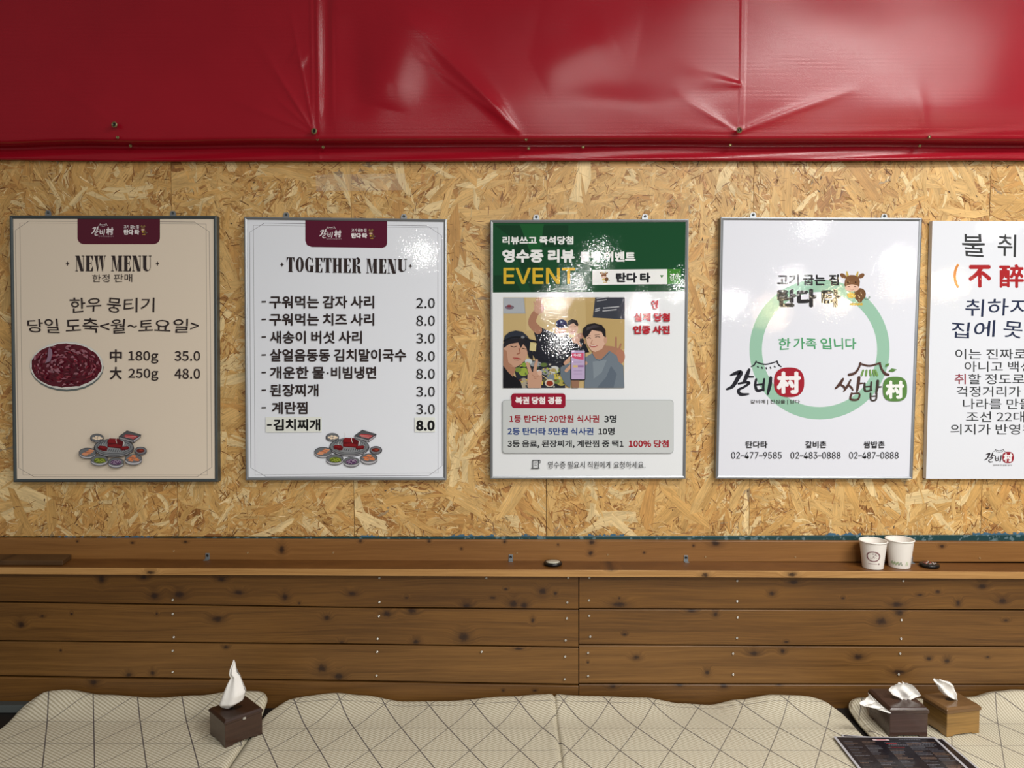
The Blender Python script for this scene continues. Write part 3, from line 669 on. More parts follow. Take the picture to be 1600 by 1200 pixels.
def grill(P, ox, oy):
    """drawing of a round table grill with side dishes"""
    f = lambda x, y: (120 + x / 13.333 + ox, 665 + y / 13.333 + oy); k = 1 / 13.333
    OUT = (62, 60, 66)
    def E(x, y, rx, ry, c, r=0): P.ell(*f(x, y), rx * k, ry * k, c, r)
    def dish(x, y, rx, ry, d, fill=(112, 116, 120)):
        E(x, y + d, rx, ry, OUT); E(x, y + d - 6, rx - 10, ry - 6, (186, 186, 192)); E(x, y, rx, ry, OUT); E(x, y, rx - 12, ry - 10, fill)
    E(820, 560, 470, 170, (170, 166, 162)) if 0 else None
    dish(462, 240, 138, 82, 20); [E(x, y, 30, 20, (244, 222, 196)) for x, y in ((395, 250), (450, 225), (510, 232), (440, 270), (500, 268), (550, 255))]
    P.poly([f(*p) for p in ((920, 210), (1085, 92), (1382, 180), (1365, 240), (1225, 350), (925, 275))], OUT)
    P.poly([f(*p) for p in ((935, 215), (1090, 108), (1365, 185), (1210, 290))], (86, 88, 92)); P.poly([f(*p) for p in ((940, 232), (1205, 305), (1215, 338), (940, 268))], (150, 150, 154)); P.poly([f(*p) for p in ((1220, 300), (1362, 208), (1352, 240), (1228, 335))], (186, 182, 190))
    P.poly([f(*p) for p in ((1010, 215), (1060, 175), (1200, 185), (1320, 215), (1220, 275))], (176, 60, 66)); P.line([f(1040, 205), f(1280, 225)], 12 * k, (226, 160, 156)); P.line([f(1060, 235), f(1230, 250)], 9 * k, (226, 160, 156))
    dish(1368, 510, 130, 80, 16, (120, 122, 128)); E(1365, 512, 85, 42, (104, 40, 34)); E(1380, 505, 40, 18, (160, 60, 44))
    E(815, 460, 420, 190, OUT); E(815, 455, 405, 178, (176, 178, 182)); E(815, 440, 415, 180, OUT); E(815, 438, 398, 168, (122, 126, 130)); E(815, 436, 345, 140, OUT); E(815, 436, 336, 132, (140, 144, 148))
    for i in range(8):
        x = 700 + i * 46; P.line([f(x + 24, 480), f(x, 545 - abs(i - 3.5) * 6)], 13 * k, (62, 66, 74))
    for i in range(5):
        x = 500 + i * 50; P.line([f(x + 50, 310 - i * 5), f(x, 385)], 13 * k, (72, 78, 88))
    for i in range(3):
        x = 1040 + i * 38; P.line([f(x + 20, 350 + i * 12), f(x, 400 + i * 8)], 10 * k, (72, 78, 88))
    M1, M2 = (134, 24, 30), (98, 14, 22)
    P.poly([f(*p) for p in ((480, 440), (520, 405), (640, 415), (690, 450), (670, 515), (600, 520), (500, 485))], M2); P.poly([f(*p) for p in ((495, 440), (525, 415), (635, 425), (680, 455), (600, 470))], M1)
    P.poly([f(*p) for p in ((685, 300), (720, 255), (900, 262), (1010, 330), (985, 470), (880, 460), (680, 440))], M2); P.poly([f(*p) for p in ((700, 295), (725, 265), (890, 270), (850, 355), (700, 345))], M1); P.poly([f(*p) for p in ((700, 390), (860, 375), (970, 400), (960, 440), (720, 430))], M1)
    P.poly([f(*p) for p in ((960, 430), (1100, 415), (1140, 440), (1110, 490), (985, 505), (945, 480))], M2); P.poly([f(*p) for p in ((975, 435), (1095, 425), (1125, 440), (1080, 465), (980, 470))], M1)
    for pts in (((720, 150), (735, 200), (712, 270)), ((870, 235), (860, 290), (880, 360)), ((1000, 300), (1030, 350), (1015, 410)), ((580, 350), (590, 400))): P.curve([f(*p) for p in pts], [5 * k, 14 * k, 6 * k][:len(pts)], (236, 232, 226))
    dish(270, 545, 180, 95, 42); [P.poly([f(x - 75, y + 20), f(x - 20, y - 32), f(x + 80, y - 8), f(x + 50, y + 34), f(x, y + 40)], c) for x, y, c in ((330, 510, (222, 150, 112)), (285, 545, (214, 138, 100)), (215, 575, (222, 150, 112)))]
    P.line([f(200, 530), f(330, 560)], 6 * k, (130, 60, 40)); P.line([f(270, 500), f(390, 530)], 6 * k, (130, 60, 40))
    dish(515, 690, 180, 88, 50); E(525, 715, 125, 58, (96, 110, 34)); [P.curve([f(x, y), f(x + 40, y - 22), f(x + 80, y + 4)], 13 * k, (168, 184, 70)) for x, y in ((430, 700), (480, 730), (540, 710), (450, 745), (560, 745))]
    dish(862, 740, 165, 82, 50); E(860, 755, 118, 52, (92, 62, 100)); [P.curve([f(x, y), f(x + 35, y - 20), f(x + 70, y + 6)], 9 * k, (196, 176, 200)) for x, y in ((760, 760), (820, 735), (880, 760), (800, 785), (900, 730))]
    dish(1225, 670, 178, 88, 55); [P.poly([f(x - 60, y + 14), f(x - 10, y - 28), f(x + 66, y - 8), f(x + 40, y + 28)], c) for x, y, c in ((1220, 625, (226, 140, 92)), (1150, 665, (222, 132, 84)), (1260, 670, (230, 150, 104)), (1170, 705, (222, 136, 88)), (1290, 700, (222, 132, 84)))]
    P.line([f(1120, 650), f(1290, 660)], 7 * k, (130, 46, 26)); P.line([f(1180, 690), f(1330, 650)], 7 * k, (130, 46, 26))

def poster(quad, label, frame_mat, paper, thick=.020, fr=4.2, hang=(), name='framed_poster', cat='poster'):
    c = at(*quad[3], YF); t = thing(name, (c.x, -.003, c.z), label, cat)
    q = [Vector(p) for p in quad]
    def inset(d):
        TL, TR, BR, BL = q
        return [(TL.x + d, TL.y + d), (TR.x - d, TR.y + d), (BR.x - d, BR.y - d), (BL.x + d, BL.y - d)]
    I = [at(x, y, YF) for x, y in inset(fr if fr else 0)]; O = [at(*p, YF) for p in quad]; B = inset(fr * .45 if fr else 0); B = [at(*p, YF) for p in B]
    Yf = YF - .0035
    if fr:
        bm = bmesh.new(); rings = []
        for pts, Y in ((O, -.003), (O, Yf + .001), (B, Yf), (I, Yf + .0015), (I, YF + .002)): rings.append([bm.verts.new((p.x, Y, p.z)) for p in pts])
        for a, b in zip(rings, rings[1:]):
            for i in range(4): j = (i + 1) % 4; bm.faces.new((a[i], a[j], b[j], b[i]))
        fo = mkbm('frame', bm, frame_mat, t)
    bm = bmesh.new(); hexa(bm, [(I[3].x, YF, I[3].z), (I[2].x, YF, I[2].z), (I[2].x, YF + thick - .003 if fr else -.004, I[2].z), (I[3].x, YF + thick - .003 if fr else -.004, I[3].z),
                                (I[0].x, YF, I[0].z), (I[1].x, YF, I[1].z), (I[1].x, YF + thick - .003 if fr else -.004, I[1].z), (I[0].x, YF + thick - .003 if fr else -.004, I[0].z)])
    so = mkbm('laminated_sheet', bm, LAM2, t)
    a = so.data.color_attributes.new('Col', 'FLOAT_COLOR', 'POINT'); a.data.foreach_set('color', np.array([rgb(*paper)] * len(so.data.vertices), dtype=np.float32).ravel())
    for (hx, hy) in hang:
        g = at(hx, hy, -.006); bm = bmesh.new()
        prof = [(-.008, -.016), (.008, -.016), (.008, 0), (.005, .006), (-.005, .006), (-.008, 0)]
        f0 = [bm.verts.new((g.x + a, -.0055, g.z + b)) for a, b in prof]; f1 = [bm.verts.new((g.x + a, -.0042, g.z + b)) for a, b in prof]
        bm.faces.new(f0); bm.faces.new(f1[::-1])
        for i in range(6): j = (i + 1) % 6; bm.faces.new((f0[i], f1[i], f1[j], f0[j]))
        hg = mkbm('hanger_tab', bm, ALU, t); screw((g.x, -.0055, g.z), .0036, hg, ALU_D, h=.002)
    return t

INK = (52, 42, 42)
# ---- poster 1
t1 = poster([(16, 337), (339, 337.5), (341, 752.5), (22, 753)], 'beige framed poster headed NEW MENU with a round plate of red meat', ALU_D, (236, 222, 203), fr=4.6, hang=((75, 332), (270, 333)))
P = Print(t1)
P.line([(45, 345.5), (24, 360), (29, 731), (53, 745), (308, 745), (331, 730), (327, 362), (304, 347), (45, 345.5)], .8, (140, 128, 120))
P.line([(31, 348.5), (322, 350), (324, 742), (36, 742)], .7, (150, 138, 130), closed=True); P.flush('border_line')
P.rrect(121, 341, 250, 381.5, 10, (88, 22, 44), (0, 0, 1, 1)); P.flush('header_badge')
f1 = lambda x, y: (142 + (x - 150) * .0655, 348 + (y - 105) * .0770)
galbi(P, lambda x, y: (142 + (x - 150) * .0655, 349.5 + (y - 110) * .075), (240, 232, 236), None, (240, 232, 236)); P.text('갈비에 진심을 담다', 154, 368.3, 178, 370.3, (206, 176, 186)); P.flush('logo_print')
P.text('고기 굽는 집', 193.5, 352, 217, 357, (238, 230, 234), .02); P.text('탄다 타', 193.5, 358.5, 218, 367, (244, 238, 240), .05)
cow(P, lambda x, y: (219 + (x - 1055) / 40, 351.5 + (y - 85) / 32), (120, 88, 60)); P.flush('logo_print')
didone(P, 'NEW MENU', 118, 399.5, 237, 424, INK); P.flush('title_lettering'); star(P, 106, 412, INK); P.flush('printed_star'); star(P, 246.5, 412, INK); P.flush('printed_star')
P.text('한정 판매', 144.5, 428, 207, 441, INK, .0, brush=.03, split=True); P.text('한우 뭉티기', 109, 465, 242, 489, INK, .006, brush=.04, split=True); P.text('당일 도축<월~토요일>', 43, 497, 311, 521.5, INK, .006, brush=.04, split=True); P.flush('lettering')
P.text('中', 172, 546, 191, 566, INK, .02, split=True); P.text('180g', 201, 548.5, 248, 568, INK, .012, name='price_lettering', split=True); P.text('35.0', 273, 548.5, 313, 564, INK, .012, name='price_lettering', split=True)
P.text('大', 172, 573, 191, 593, INK, .02, split=True); P.text('250g', 201, 576, 248, 595, INK, .012, name='price_lettering', split=True); P.text('48.0', 273, 576, 313, 592, INK, .012, name='price_lettering', split=True); P.flush('price_lettering')
f = lambda x, y: (40 + x / 12.3, 530 + y / 12.3)
P.ell(*f(800, 535), 57.5, 37.8, (104, 112, 110)); P.ell(*f(795, 505), 57.5, 37.5, (222, 222, 216)); P.ell(*f(795, 500), 55.5, 35.5, (232, 232, 228))
rm = random.Random(5)
pts = [(f(790, 508)[0] + (55 + rm.uniform(-1, 1)) * math.cos(a / 48 * 6.283), f(790, 508)[1] + (34 + rm.uniform(-1, 1)) * math.sin(a / 48 * 6.283)) for a in range(48)]
P.poly(pts, (92, 22, 38))
for i in range(230):
    a = rm.uniform(0, 6.283); r = math.sqrt(rm.random()); cx, cy = f(790, 505)[0] + 51 * r * math.cos(a), f(790, 505)[1] + 31 * r * math.sin(a)
    light = rm.random() < .7 - .45 * (cy > 585); cc = rm.choice([(160, 108, 122), (168, 112, 124), (138, 62, 80), (158, 80, 92)]) if light else rm.choice([(112, 28, 44), (88, 18, 34), (132, 36, 52), (70, 14, 30)])
    ln = rm.uniform(3, 9); an = a + 1.57 + rm.uniform(-.6, .6); wd = rm.uniform(1.2, 4.2)
    P.curve([(cx - ln / 2 * math.cos(an), cy - ln / 3 * math.sin(an)), (cx, cy - rm.uniform(0, 1.4)), (cx + ln / 2 * math.cos(an), cy + ln / 3 * math.sin(an))], [wd * .4, wd, wd * .3], cc, 3)
P.poly([f(500, 150), f(545, 200), f(560, 290), f(520, 420), f(420, 460), f(470, 330), f(480, 200)], (146, 118, 138)); P.flush('meat_plate_picture')
grill(P, 0, 0); P.flush('grill_picture')

# ---- poster 2
t2 = poster([(382, 339), (698, 342.5), (697.5, 750), (384.5, 750)], 'white framed poster headed TOGETHER MENU listing eight priced side dishes', ALU, (238, 243, 252), fr=4.2, hang=((447, 335.5), (631, 338)))
P = Print(t2)
P.line([(413, 348.5), (390, 363), (392, 731), (416, 745), (670, 743), (691, 728), (690, 368), (668, 353), (413, 348.5)], .8, (140, 140, 150))
P.line([(396, 352), (684, 356), (684.5, 739), (398.5, 742)], .7, (150, 150, 160), closed=True); P.flush('border_line')
P.poly([(477, 343), (605, 345), (605, 381), (602.5, 385.5), (597, 387.5), (487, 386), (479.5, 383), (477, 376)], (92, 20, 48)); P.flush('header_badge')
galbi(P, lambda x, y: (498 + (x - 150) * .0655, 354 + (y - 110) * .073), (240, 232, 236), None, (240, 232, 236)); P.text('갈비에 진심을 담다', 510, 372.3, 534, 374.3, (206, 176, 186)); P.flush('logo_print')
P.text('고기 굽는 집', 549, 357, 572.5, 362, (238, 230, 234), .02); P.text('탄다 타', 549, 364, 574, 372.5, (244, 238, 240), .05)
cow(P, lambda x, y: (575 + (x - 1055) / 40, 357.5 + (y - 85) / 32), (120, 88, 60)); P.flush('logo_print')
didone(P, 'TOGETHER MENU', 448, 402, 636, 425, INK, 3); P.flush('title_lettering'); star(P, 441, 413.5, INK); P.flush('printed_star'); star(P, 641.5, 416, INK); P.flush('printed_star')
for i, (s_, x0, x1, y0, y1, pr) in enumerate([('구워먹는 감자 사리', 421, 585, 462, 482, '2.0'), ('구워먹는 치즈 사리', 421, 585, 489.5, 509, '8.0'), ('새송이 버섯 사리', 422, 566, 517, 537, '3.0'), ('살얼음동동 김치말이국수', 422, 635, 545, 565, '8.0'),
                                              ('개운한 물·비빔냉면', 422, 588, 572.5, 592, '8.0'), ('된장찌개', 422, 498, 600, 619.5, '3.0'), ('계란찜', 425, 481, 627.5, 647, '3.0')]):
    P.poly([(409, y0 + 8.5), (416, y0 + 8.3), (416, y0 + 10.6), (409, y0 + 10.8)], INK)
    if '물' in s_:
        P.text('개운한 물', 422, y0, 507.5, y1, INK, .020, split=True); P.text('비빔냉면', 517.5, y0, x1, y1, INK, .020, split=True); P.ell(512.5, y0 + 10.5, 1.5, 1.5, INK, n=10); P.flush('printed_dot')
    else: P.text(s_, x0, y0, x1, y1, INK, .020, split=True); P.flush('lettering')
    P.text(pr, 650.5, y0 + 3.8, 679.5, y0 + 19.6, (40, 38, 40), .006, name='price_lettering', split=True); P.flush('price_lettering')
P.poly([(415.5, 651.5), (503, 651.5), (503, 675), (415.5, 675.5)], (236, 240, 234)); P.flush('paper_sticker'); P.poly([(648, 652), (680, 652), (680, 675), (648, 675)], (236, 240, 234)); P.flush('paper_sticker')
P.poly([(417.5, 662.8), (425, 662.5), (425, 665), (417.5, 665.3)], (20, 20, 22)); P.text('김치찌개', 427.5, 654.5, 501, 673, (20, 20, 22), .03, split=True); P.text('8.0', 650, 656.5, 679.5, 673, (20, 20, 22), .035, name='price_lettering', split=True); P.flush('lettering')
grill(P, 365, -.5); P.flush('grill_picture')

# ---- poster 3
t3 = poster([(766, 344), (1076, 342.5), (1071, 747.5), (766, 748)], 'framed review EVENT poster with green header and a group photo', ALU, (232, 236, 240), fr=4.0, hang=((838, 339), (1008, 338)))
P = Print(t3)
P.poly([(770, 348.2), (1071.5, 346.8), (1070, 455.5), (770, 457)], (22, 74, 44)); P.flush('green_header')
for pts in (((773, 352), (812, 352), (850, 430), (856, 456), (830, 456), (806, 400), (800, 372)), ((848, 352), (888, 352), (888, 386), (848, 386)), ((771, 430), (800, 430), (815, 456), (771, 456))): P.poly(pts, (17, 60, 36))
P.poly([(812, 350), (850, 350), (840, 410), (832, 404)], (28, 90, 48)); P.flush('header_pattern')
W_ = (238, 240, 240)
P.text('리뷰쓰고 즉석당첨', 785, 369, 896, 382, W_, .03, split=True); P.flush('lettering')
P.text('영수증 리뷰', 784.5, 389.5, 898, 410.5, W_, .035, split=True); P.text('룰렛 이벤트', 906, 393, 993, 409, W_, .035, split=True); P.flush('lettering')
P.text('EVENT', 786.5, 418.5, 899, 443.8, (214, 178, 52), .03, split=True); P.flush('lettering', '')
P.poly([(925.5, 421.5), (1042.5, 420.5), (1042.5, 444), (925.5, 445)], W_); P.poly([(1042.5, 420.5), (1064, 420.2), (1063.5, 443.6), (1042.5, 444)], (64, 132, 50)); P.poly([(1031, 430), (1037, 430), (1034, 434.5)], (60, 120, 60)); P.flush('search_box_print')
P.text('탄다 타', 962, 426, 1016.5, 441.5, (40, 42, 46), .04, split=True); P.text('검색', 1046.5, 427.5, 1061, 438, W_, .01, split=True); cow(P, lambda x, y: (937 + (x - 1055) / 28, 424.5 + (y - 85) / 29), (126, 78, 44)); P.flush('lettering')
# the group photograph
g = lambda x, y: (780 + x / 7.74, 455 + y / 7.74)
def gp(col, *pts): P.poly([g(*p) for p in pts], col)
def ge(x, y, rx, ry, c, r=0): P.ell(*g(x, y), rx / 7.74, ry / 7.74, c, r)
def gc(col, wd, *pts): P.curve([g(*p) for p in pts], [q / 7.74 for q in wd] if hasattr(wd, '__len__') else wd / 7.74, col)
gp((196, 172, 122), (48, 75), (1518, 75), (1510, 1170), (48, 1170)); gp((186, 160, 108), (1040, 75), (1518, 75), (1515, 700), (1060, 700)); gp((204, 182, 134), (320, 75), (820, 75), (800, 420), (330, 480))
gp((158, 164, 172), (50, 78), (300, 78), (318, 272), (50, 272)); gp((172, 178, 186), (50, 78), (290, 78), (306, 260), (50, 262)); ge(125, 195, 55, 26, (120, 104, 118)); ge(120, 180, 28, 16, (130, 60, 70))
gp((58, 62, 72), (1160, 75), (1518, 75), (1518, 342), (1130, 318))
for (x, y, w__) in ((1175, 90, 150), (1180, 120, 120), (1255, 205, 195), (1250, 240, 170), (1160, 222, 60), (1158, 245, 60)): P.line([g(x, y), g(x + w__, y - 18)], 1.7 if y > 150 else 1.2, (170, 172, 178))
SK, SK2, SK3 = (196, 154, 130), (168, 122, 98), (214, 176, 154)
# right side arm behind
gc(SK2, [60, 90, 70], (1300, 690), (1400, 720), (1480, 780)); gc(SK2, [26, 22], (1410, 690), (1412, 560)); gc(SK2, [26, 22], (1450, 700), (1470, 640)); ge(1460, 790, 60, 90, (176, 122, 100))
# man at the back with the raised arm
gp((30, 32, 42), (415, 480), (480, 425), (600, 480), (700, 520), (830, 520), (900, 640), (880, 800), (800, 900), (480, 900), (400, 760), (450, 600))
gc(SK2, [100, 100, 84, 70], (470, 470), (400, 390), (420, 300), (470, 230)); ge(480, 210, 62, 66, SK); 
for dx, dy in ((-60, -40), (-30, -80), (0, -90), (30, -80)): gc(SK, [26, 18], (470 + dx * .4, 180), (480 + dx, 170 + dy))
gp((22, 24, 34), (800, 560), (1010, 560), (1090, 740), (860, 760)); ge(745, 470, 72, 82, SK); ge(752, 395, 70, 55, (34, 36, 84)); gp((30, 32, 62), (680, 410), (822, 400), (822, 440), (690, 420)); ge(750, 372, 10, 8, (190, 200, 220))
gc((60, 30, 26), 7, (715, 440), (735, 444)); gc((60, 30, 26), 7, (770, 440), (790, 444)); gc((150, 60, 50), 10, (725, 500), (755, 508), (780, 498))
ge(888, 440, 66, 88, SK3); gp((44, 36, 38), (825, 420), (830, 360), (880, 338), (940, 352), (960, 410), (940, 425), (900, 385), (860, 400), (838, 440)); gc((60, 40, 36), 6, (860, 430), (878, 430)); gc((60, 40, 36), 6, (905, 430), (925, 428)); gc((170, 90, 84), 8, (870, 485), (890, 494), (912, 484))
ge(925, 590, 50, 40, SK); gc(SK, [30, 24], (950, 620), (985, 660)); gc(SK, [24, 18], (930, 570), (942, 515)); ge(985, 540, 40, 36, SK2)
# dark table and food
gp((40, 42, 52), (170, 900), (350, 830), (760, 880), (800, 1170), (240, 1170))
for (x, y, rx, ry, c) in ((310, 890, 40, 28, (130, 160, 60)), (295, 975, 60, 50, (150, 170, 70)), (230, 950, 40, 30, (120, 140, 60)), (540, 890, 46, 24, (96, 116, 60)), (440, 880, 70, 34, (150, 154, 158)), (355, 850, 44, 34, (196, 204, 210)), (560, 970, 56, 42, (150, 152, 156)), (665, 950, 64, 46, (200, 202, 200)), (655, 955, 34, 22, (170, 150, 100)), (640, 1040, 70, 44, (122, 134, 146)), (715, 1040, 50, 40, (196, 180, 80)), (750, 1100, 56, 44, (170, 160, 80)), (690, 1090, 40, 30, (110, 130, 70)), (480, 990, 40, 40, (210, 212, 212)), (300, 1110, 66, 60, (168, 158, 140)), (560, 1080, 40, 26, (90, 90, 60))): ge(x, y, rx, ry, c)
for i in range(70):
    x, y = rm.uniform(220, 790), rm.uniform(880, 1160); ge(x, y, rm.uniform(8, 20), rm.uniform(5, 12), rm.choice([(168, 180, 82), (90, 110, 60), (60, 64, 74), (190, 186, 170), (204, 184, 88), (120, 70, 50), (40, 42, 50)]), rm.uniform(0, 180))
ge(610, 1110, 58, 48, (206, 196, 180)); ge(610, 1115, 42, 32, (146, 56, 36)); gc((206, 186, 140), 9, (520, 1020), (600, 1075))
# man on the left with the black cap
gp((22, 22, 28), (48, 900), (120, 980), (200, 1040), (260, 1100), (280, 1170), (48, 1170)); gp(SK2, (48, 840), (180, 900), (200, 940), (165, 1035), (110, 980), (50, 900))
gp(SK, (50, 660), (110, 600), (300, 620), (345, 680), (342, 760), (320, 820), (270, 880), (200, 920), (110, 900), (50, 850)); gp(SK2, (50, 700), (90, 720), (110, 860), (170, 905), (110, 900), (50, 850))
gp((36, 34, 40), (50, 640), (90, 560), (360, 580), (368, 720), (340, 700), (290, 640), (260, 690), (230, 620), (120, 640), (52, 690))
gp((44, 50, 62), (58, 590), (70, 540), (120, 495), (200, 475), (280, 490), (340, 540), (372, 590), (250, 568), (120, 580)); gc((24, 26, 32), 22, (62, 600), (160, 560), (280, 560), (370, 590), (455, 610)); ge(285, 556, 22, 16, (120, 124, 130)); gp((30, 32, 40), (300, 590), (400, 600), (410, 830), (360, 800)); gp((206, 194, 140), (375, 615), (452, 630), (440, 728), (368, 715))
gc((54, 34, 32), 9, (140, 665), (175, 675), (205, 668)); gc((54, 34, 32), 9, (280, 690), (320, 700)); gc((150, 92, 74), 12, (240, 690), (250, 745), (215, 760)); gc((160, 70, 66), [8, 20, 8], (165, 805), (220, 812), (262, 820)); gc((120, 76, 62), 6, (180, 830), (230, 836))
# V-sign hand
gp(SK, (345, 1000), (440, 960), (510, 990), (520, 1060), (505, 1170), (350, 1170), (340, 1090)); gc(SK, [44, 40, 32], (375, 980), (350, 900), (340, 870)); gc(SK, [42, 36, 28], (430, 970), (442, 890), (455, 835)); gc(SK2, 7, (400, 1010), (440, 1040), (480, 1020)); gc(SK2, 7, (420, 1050), (450, 1060)); ge(490, 990, 26, 30, SK3)
# man on the right in the blue-grey shirt
gp((104, 116, 128), (740, 920), (860, 860), (870, 1000), (860, 1170), (800, 1130), (740, 1020))
gp((112, 124, 136), (1040, 800), (1130, 745), (1330, 720), (1420, 780), (1440, 850), (1500, 900), (1512, 1168), (1030, 1168)); gp((94, 106, 120), (1350, 900), (1420, 1000), (1380, 1168), (1180, 1168), (1290, 1040)); gp((130, 142, 152), (1130, 850), (1300, 830), (1240, 980), (1140, 1060)); gc((84, 96, 110), 8, (1125, 760), (1210, 840), (1330, 740))
gp(SK2, (1120, 700), (1280, 640), (1320, 730), (1230, 825), (1170, 820), (1130, 760)); gp(SK3, (1040, 520), (1110, 430), (1260, 440), (1290, 560), (1285, 620), (1240, 700), (1160, 735), (1110, 715), (1060, 640)); ge(1282, 590, 20, 46, SK)
gp((34, 30, 34), (1008, 520), (1015, 450), (1070, 400), (1150, 386), (1240, 410), (1285, 470), (1288, 560), (1262, 545), (1235, 490), (1120, 470), (1080, 530), (1040, 570)); gp((60, 56, 62), (1060, 440), (1150, 405), (1220, 430), (1120, 450), (1050, 480))
gc((52, 36, 34), 8, (1065, 570), (1085, 562), (1105, 572)); gc((52, 36, 34), 8, (1160, 558), (1190, 548), (1215, 558)); gc((70, 50, 44), 6, (1060, 545), (1100, 538)); gc((70, 50, 44), 6, (1155, 530), (1210, 524)); gc((176, 124, 104), 9, (1125, 590), (1110, 635), (1145, 640)); gc((168, 78, 78), [6, 18, 6], (1090, 660), (1140, 672), (1190, 656)); gc((232, 222, 214), 5, (1110, 662), (1170, 660)); ge(1030, 610, 8, 30, SK2)
# phone held up
gc(SK, [46, 40], (800, 870), (870, 800)); gc(SK, [40, 36], (810, 960), (870, 900)); ge(1048, 870, 16, 24, SK); gp((150, 112, 90), (870, 1080), (970, 1080), (960, 1168), (880, 1168))
P.rrect(*g(860, 708), *g(1040, 1078), 2, (38, 34, 44)); P.rrect(*g(872, 718), *g(1032, 1066), 1.5, (188, 170, 206)); gp((206, 84, 116), (876, 750), (1020, 745), (1018, 832), (940, 822), (876, 800)); P.text('식사권', *g(895, 755), *g(990, 790), (236, 224, 236), .03); gp((214, 184, 120), (890, 895), (948, 895), (948, 920), (890, 920)); gp((150, 110, 160), (950, 895), (1020, 895), (1020, 918), (950, 918))
for y in (858, 962, 1000): P.line([g(900, y), g(1000, y)], .6, (140, 124, 160))
P.flush('group_photograph', 'printed photo of four young men at a table, one holding up a phone')
RED = (178, 28, 44)
P.text('영', 1017, 469, 1028, 483, RED, .03, split=True); P.text('실제 당첨', 990, 489, 1046.5, 502.5, RED, .035, split=True); P.text('인증 사진', 989, 508.5, 1046.5, 522, RED, .035, split=True); P.flush('lettering')
P.rrect(785, 624.5, 1052, 708, 5, (176, 182, 184)); P.rrect(786, 625.5, 1051, 707, 4.5, (202, 207, 208)); P.flush('prize_panel')
P.rrect(799, 614.5, 883.5, 637.5, 5, (150, 22, 50)); P.text('복권 당첨 경품', 805, 619.8, 878, 631.3, (240, 234, 236), .035); P.flush('prize_heading')
DK = (46, 48, 52)
P.text('1등 탄다타 20만원 식사권', 796, 648.5, 936, 660, (150, 26, 42), .022, split=True); P.text('3명', 943.5, 648.5, 963, 660.5, DK, .022, split=True); P.flush('lettering')
P.text('2등 탄다타 5만원 식사권', 793, 668, 927, 679.5, (38, 66, 128), .022, split=True); P.text('10명', 934.5, 668, 960, 679.5, DK, .022, split=True); P.flush('lettering')
P.text('3등 음료, 된장찌개, 계란찜 중 택1', 793, 687.5, 974, 700, DK, .022, split=True); P.text('100% 당첨', 982, 687, 1044.5, 699, (156, 24, 42), .028, split=True); P.flush('lettering')
P.text('영수증 필요시 직원에게 요청하세요.', 856, 720.5, 1008, 731.5, (60, 62, 66), .0, split=True)
P.line([(832.5, 719), (832.5, 731)], 1.1, DK); P.line([(841.5, 719), (841.5, 731)], 1.1, DK); P.line([(832, 719), (844, 719)], 1.2, DK); P.line([(830, 731.3), (843, 731.3)], 1.6, DK); P.line([(844, 719), (844, 723), (841.5, 723)], 1, DK)
for y in (722, 724.5, 727): P.line([(835, y), (839, y)], .8, (90, 92, 96))
P.flush('receipt_icon')

# ---- poster 4
t4 = poster([(1126, 339.5), (1440, 341), (1425, 748.5), (1118, 747.5)], 'white framed poster with a pale green ring, brush logos and three telephone numbers', ALU, (226, 229, 239), fr=4.0, hang=((1177, 335.5), (1382, 337.5)))
P = Print(t4)
P.ring(1280.5, 546, 109.5, 109.5, 19.5, (152, 194, 172)); P.flush('green_ring')
BK = (38, 38, 42)
P.text('고기 굽는 집', 1214, 428.5, 1311, 446.5, BK, .03, split=True); P.text('탄다 타', 1214, 451, 1314, 480.5, BK, .045, split=True); P.flush('lettering')
fc = lambda x, y: (1200 + x / 9.41, 415 + y / 9.41)
cow(P, fc); P.flush('calf_emblem')
P.text('한 가족 입니다', 1216, 527.5, 1338, 547, (84, 160, 112), .014, brush=.04, split=True); P.flush('lettering', 'green lettering')
f4 = lambda x, y: (1100 + x / 4.571, 540 + y / 4.571)
galbi(P, f4, (40, 40, 48), (162, 38, 52), (238, 236, 238)); P.flush('brush_logo', 'black brush logo with a red badge')
P.text('갈비에 | 진심을 | 담다', *f4(330, 386), *f4(685, 420), (70, 66, 66), .01, split=True); P.flush('lettering')
BR_ = (84, 60, 54); GR_ = (92, 134, 72); k4 = 1 / 4.571
def st(pts, wd, c=BR_): P.curve([f4(*p) for p in pts], [q * k4 for q in wd], c)
st([(992, 238), (968, 276), (938, 306)], [16, 24, 12]); st([(968, 276), (1000, 296), (1006, 318)], [14, 18, 10]); st([(1046, 246), (1022, 292), (998, 326)], [12, 18, 10]); st([(1030, 280), (1052, 300), (1062, 318)], [12, 16, 10])
st([(1106, 228), (1100, 280), (1092, 326)], [22, 22, 14]); st([(1098, 272), (1134, 268)], [14, 10]); st([(1054, 340), (1046, 382), (1098, 384), (1108, 342), (1056, 344)], [14, 16, 14, 12, 10])
st([(1146, 268), (1150, 322), (1196, 318)], [14, 16, 12], (66, 58, 54)); st([(1194, 262), (1190, 316)], [14, 14], (66, 58, 54)); st([(1150, 294), (1192, 290)], [10, 10], (66, 58, 54)); st([(1240, 252), (1236, 300), (1228, 340)], [20, 20, 14], (66, 58, 54)); st([(1236, 296), (1266, 294)], [13, 9], (66, 58, 54))
st([(1188, 340), (1192, 388), (1226, 386), (1232, 340)], [12, 12, 12, 12], (66, 58, 54)); st([(1190, 362), (1228, 360)], [9, 9], (66, 58, 54))
st([(1036, 208), (1076, 196), (1104, 160), (1116, 124)], [20, 18, 14, 14]); st([(1112, 128), (1180, 144), (1256, 124)], [13, 13, 13]); st([(1254, 126), (1268, 168), (1292, 200), (1316, 208)], [14, 14, 20, 16])
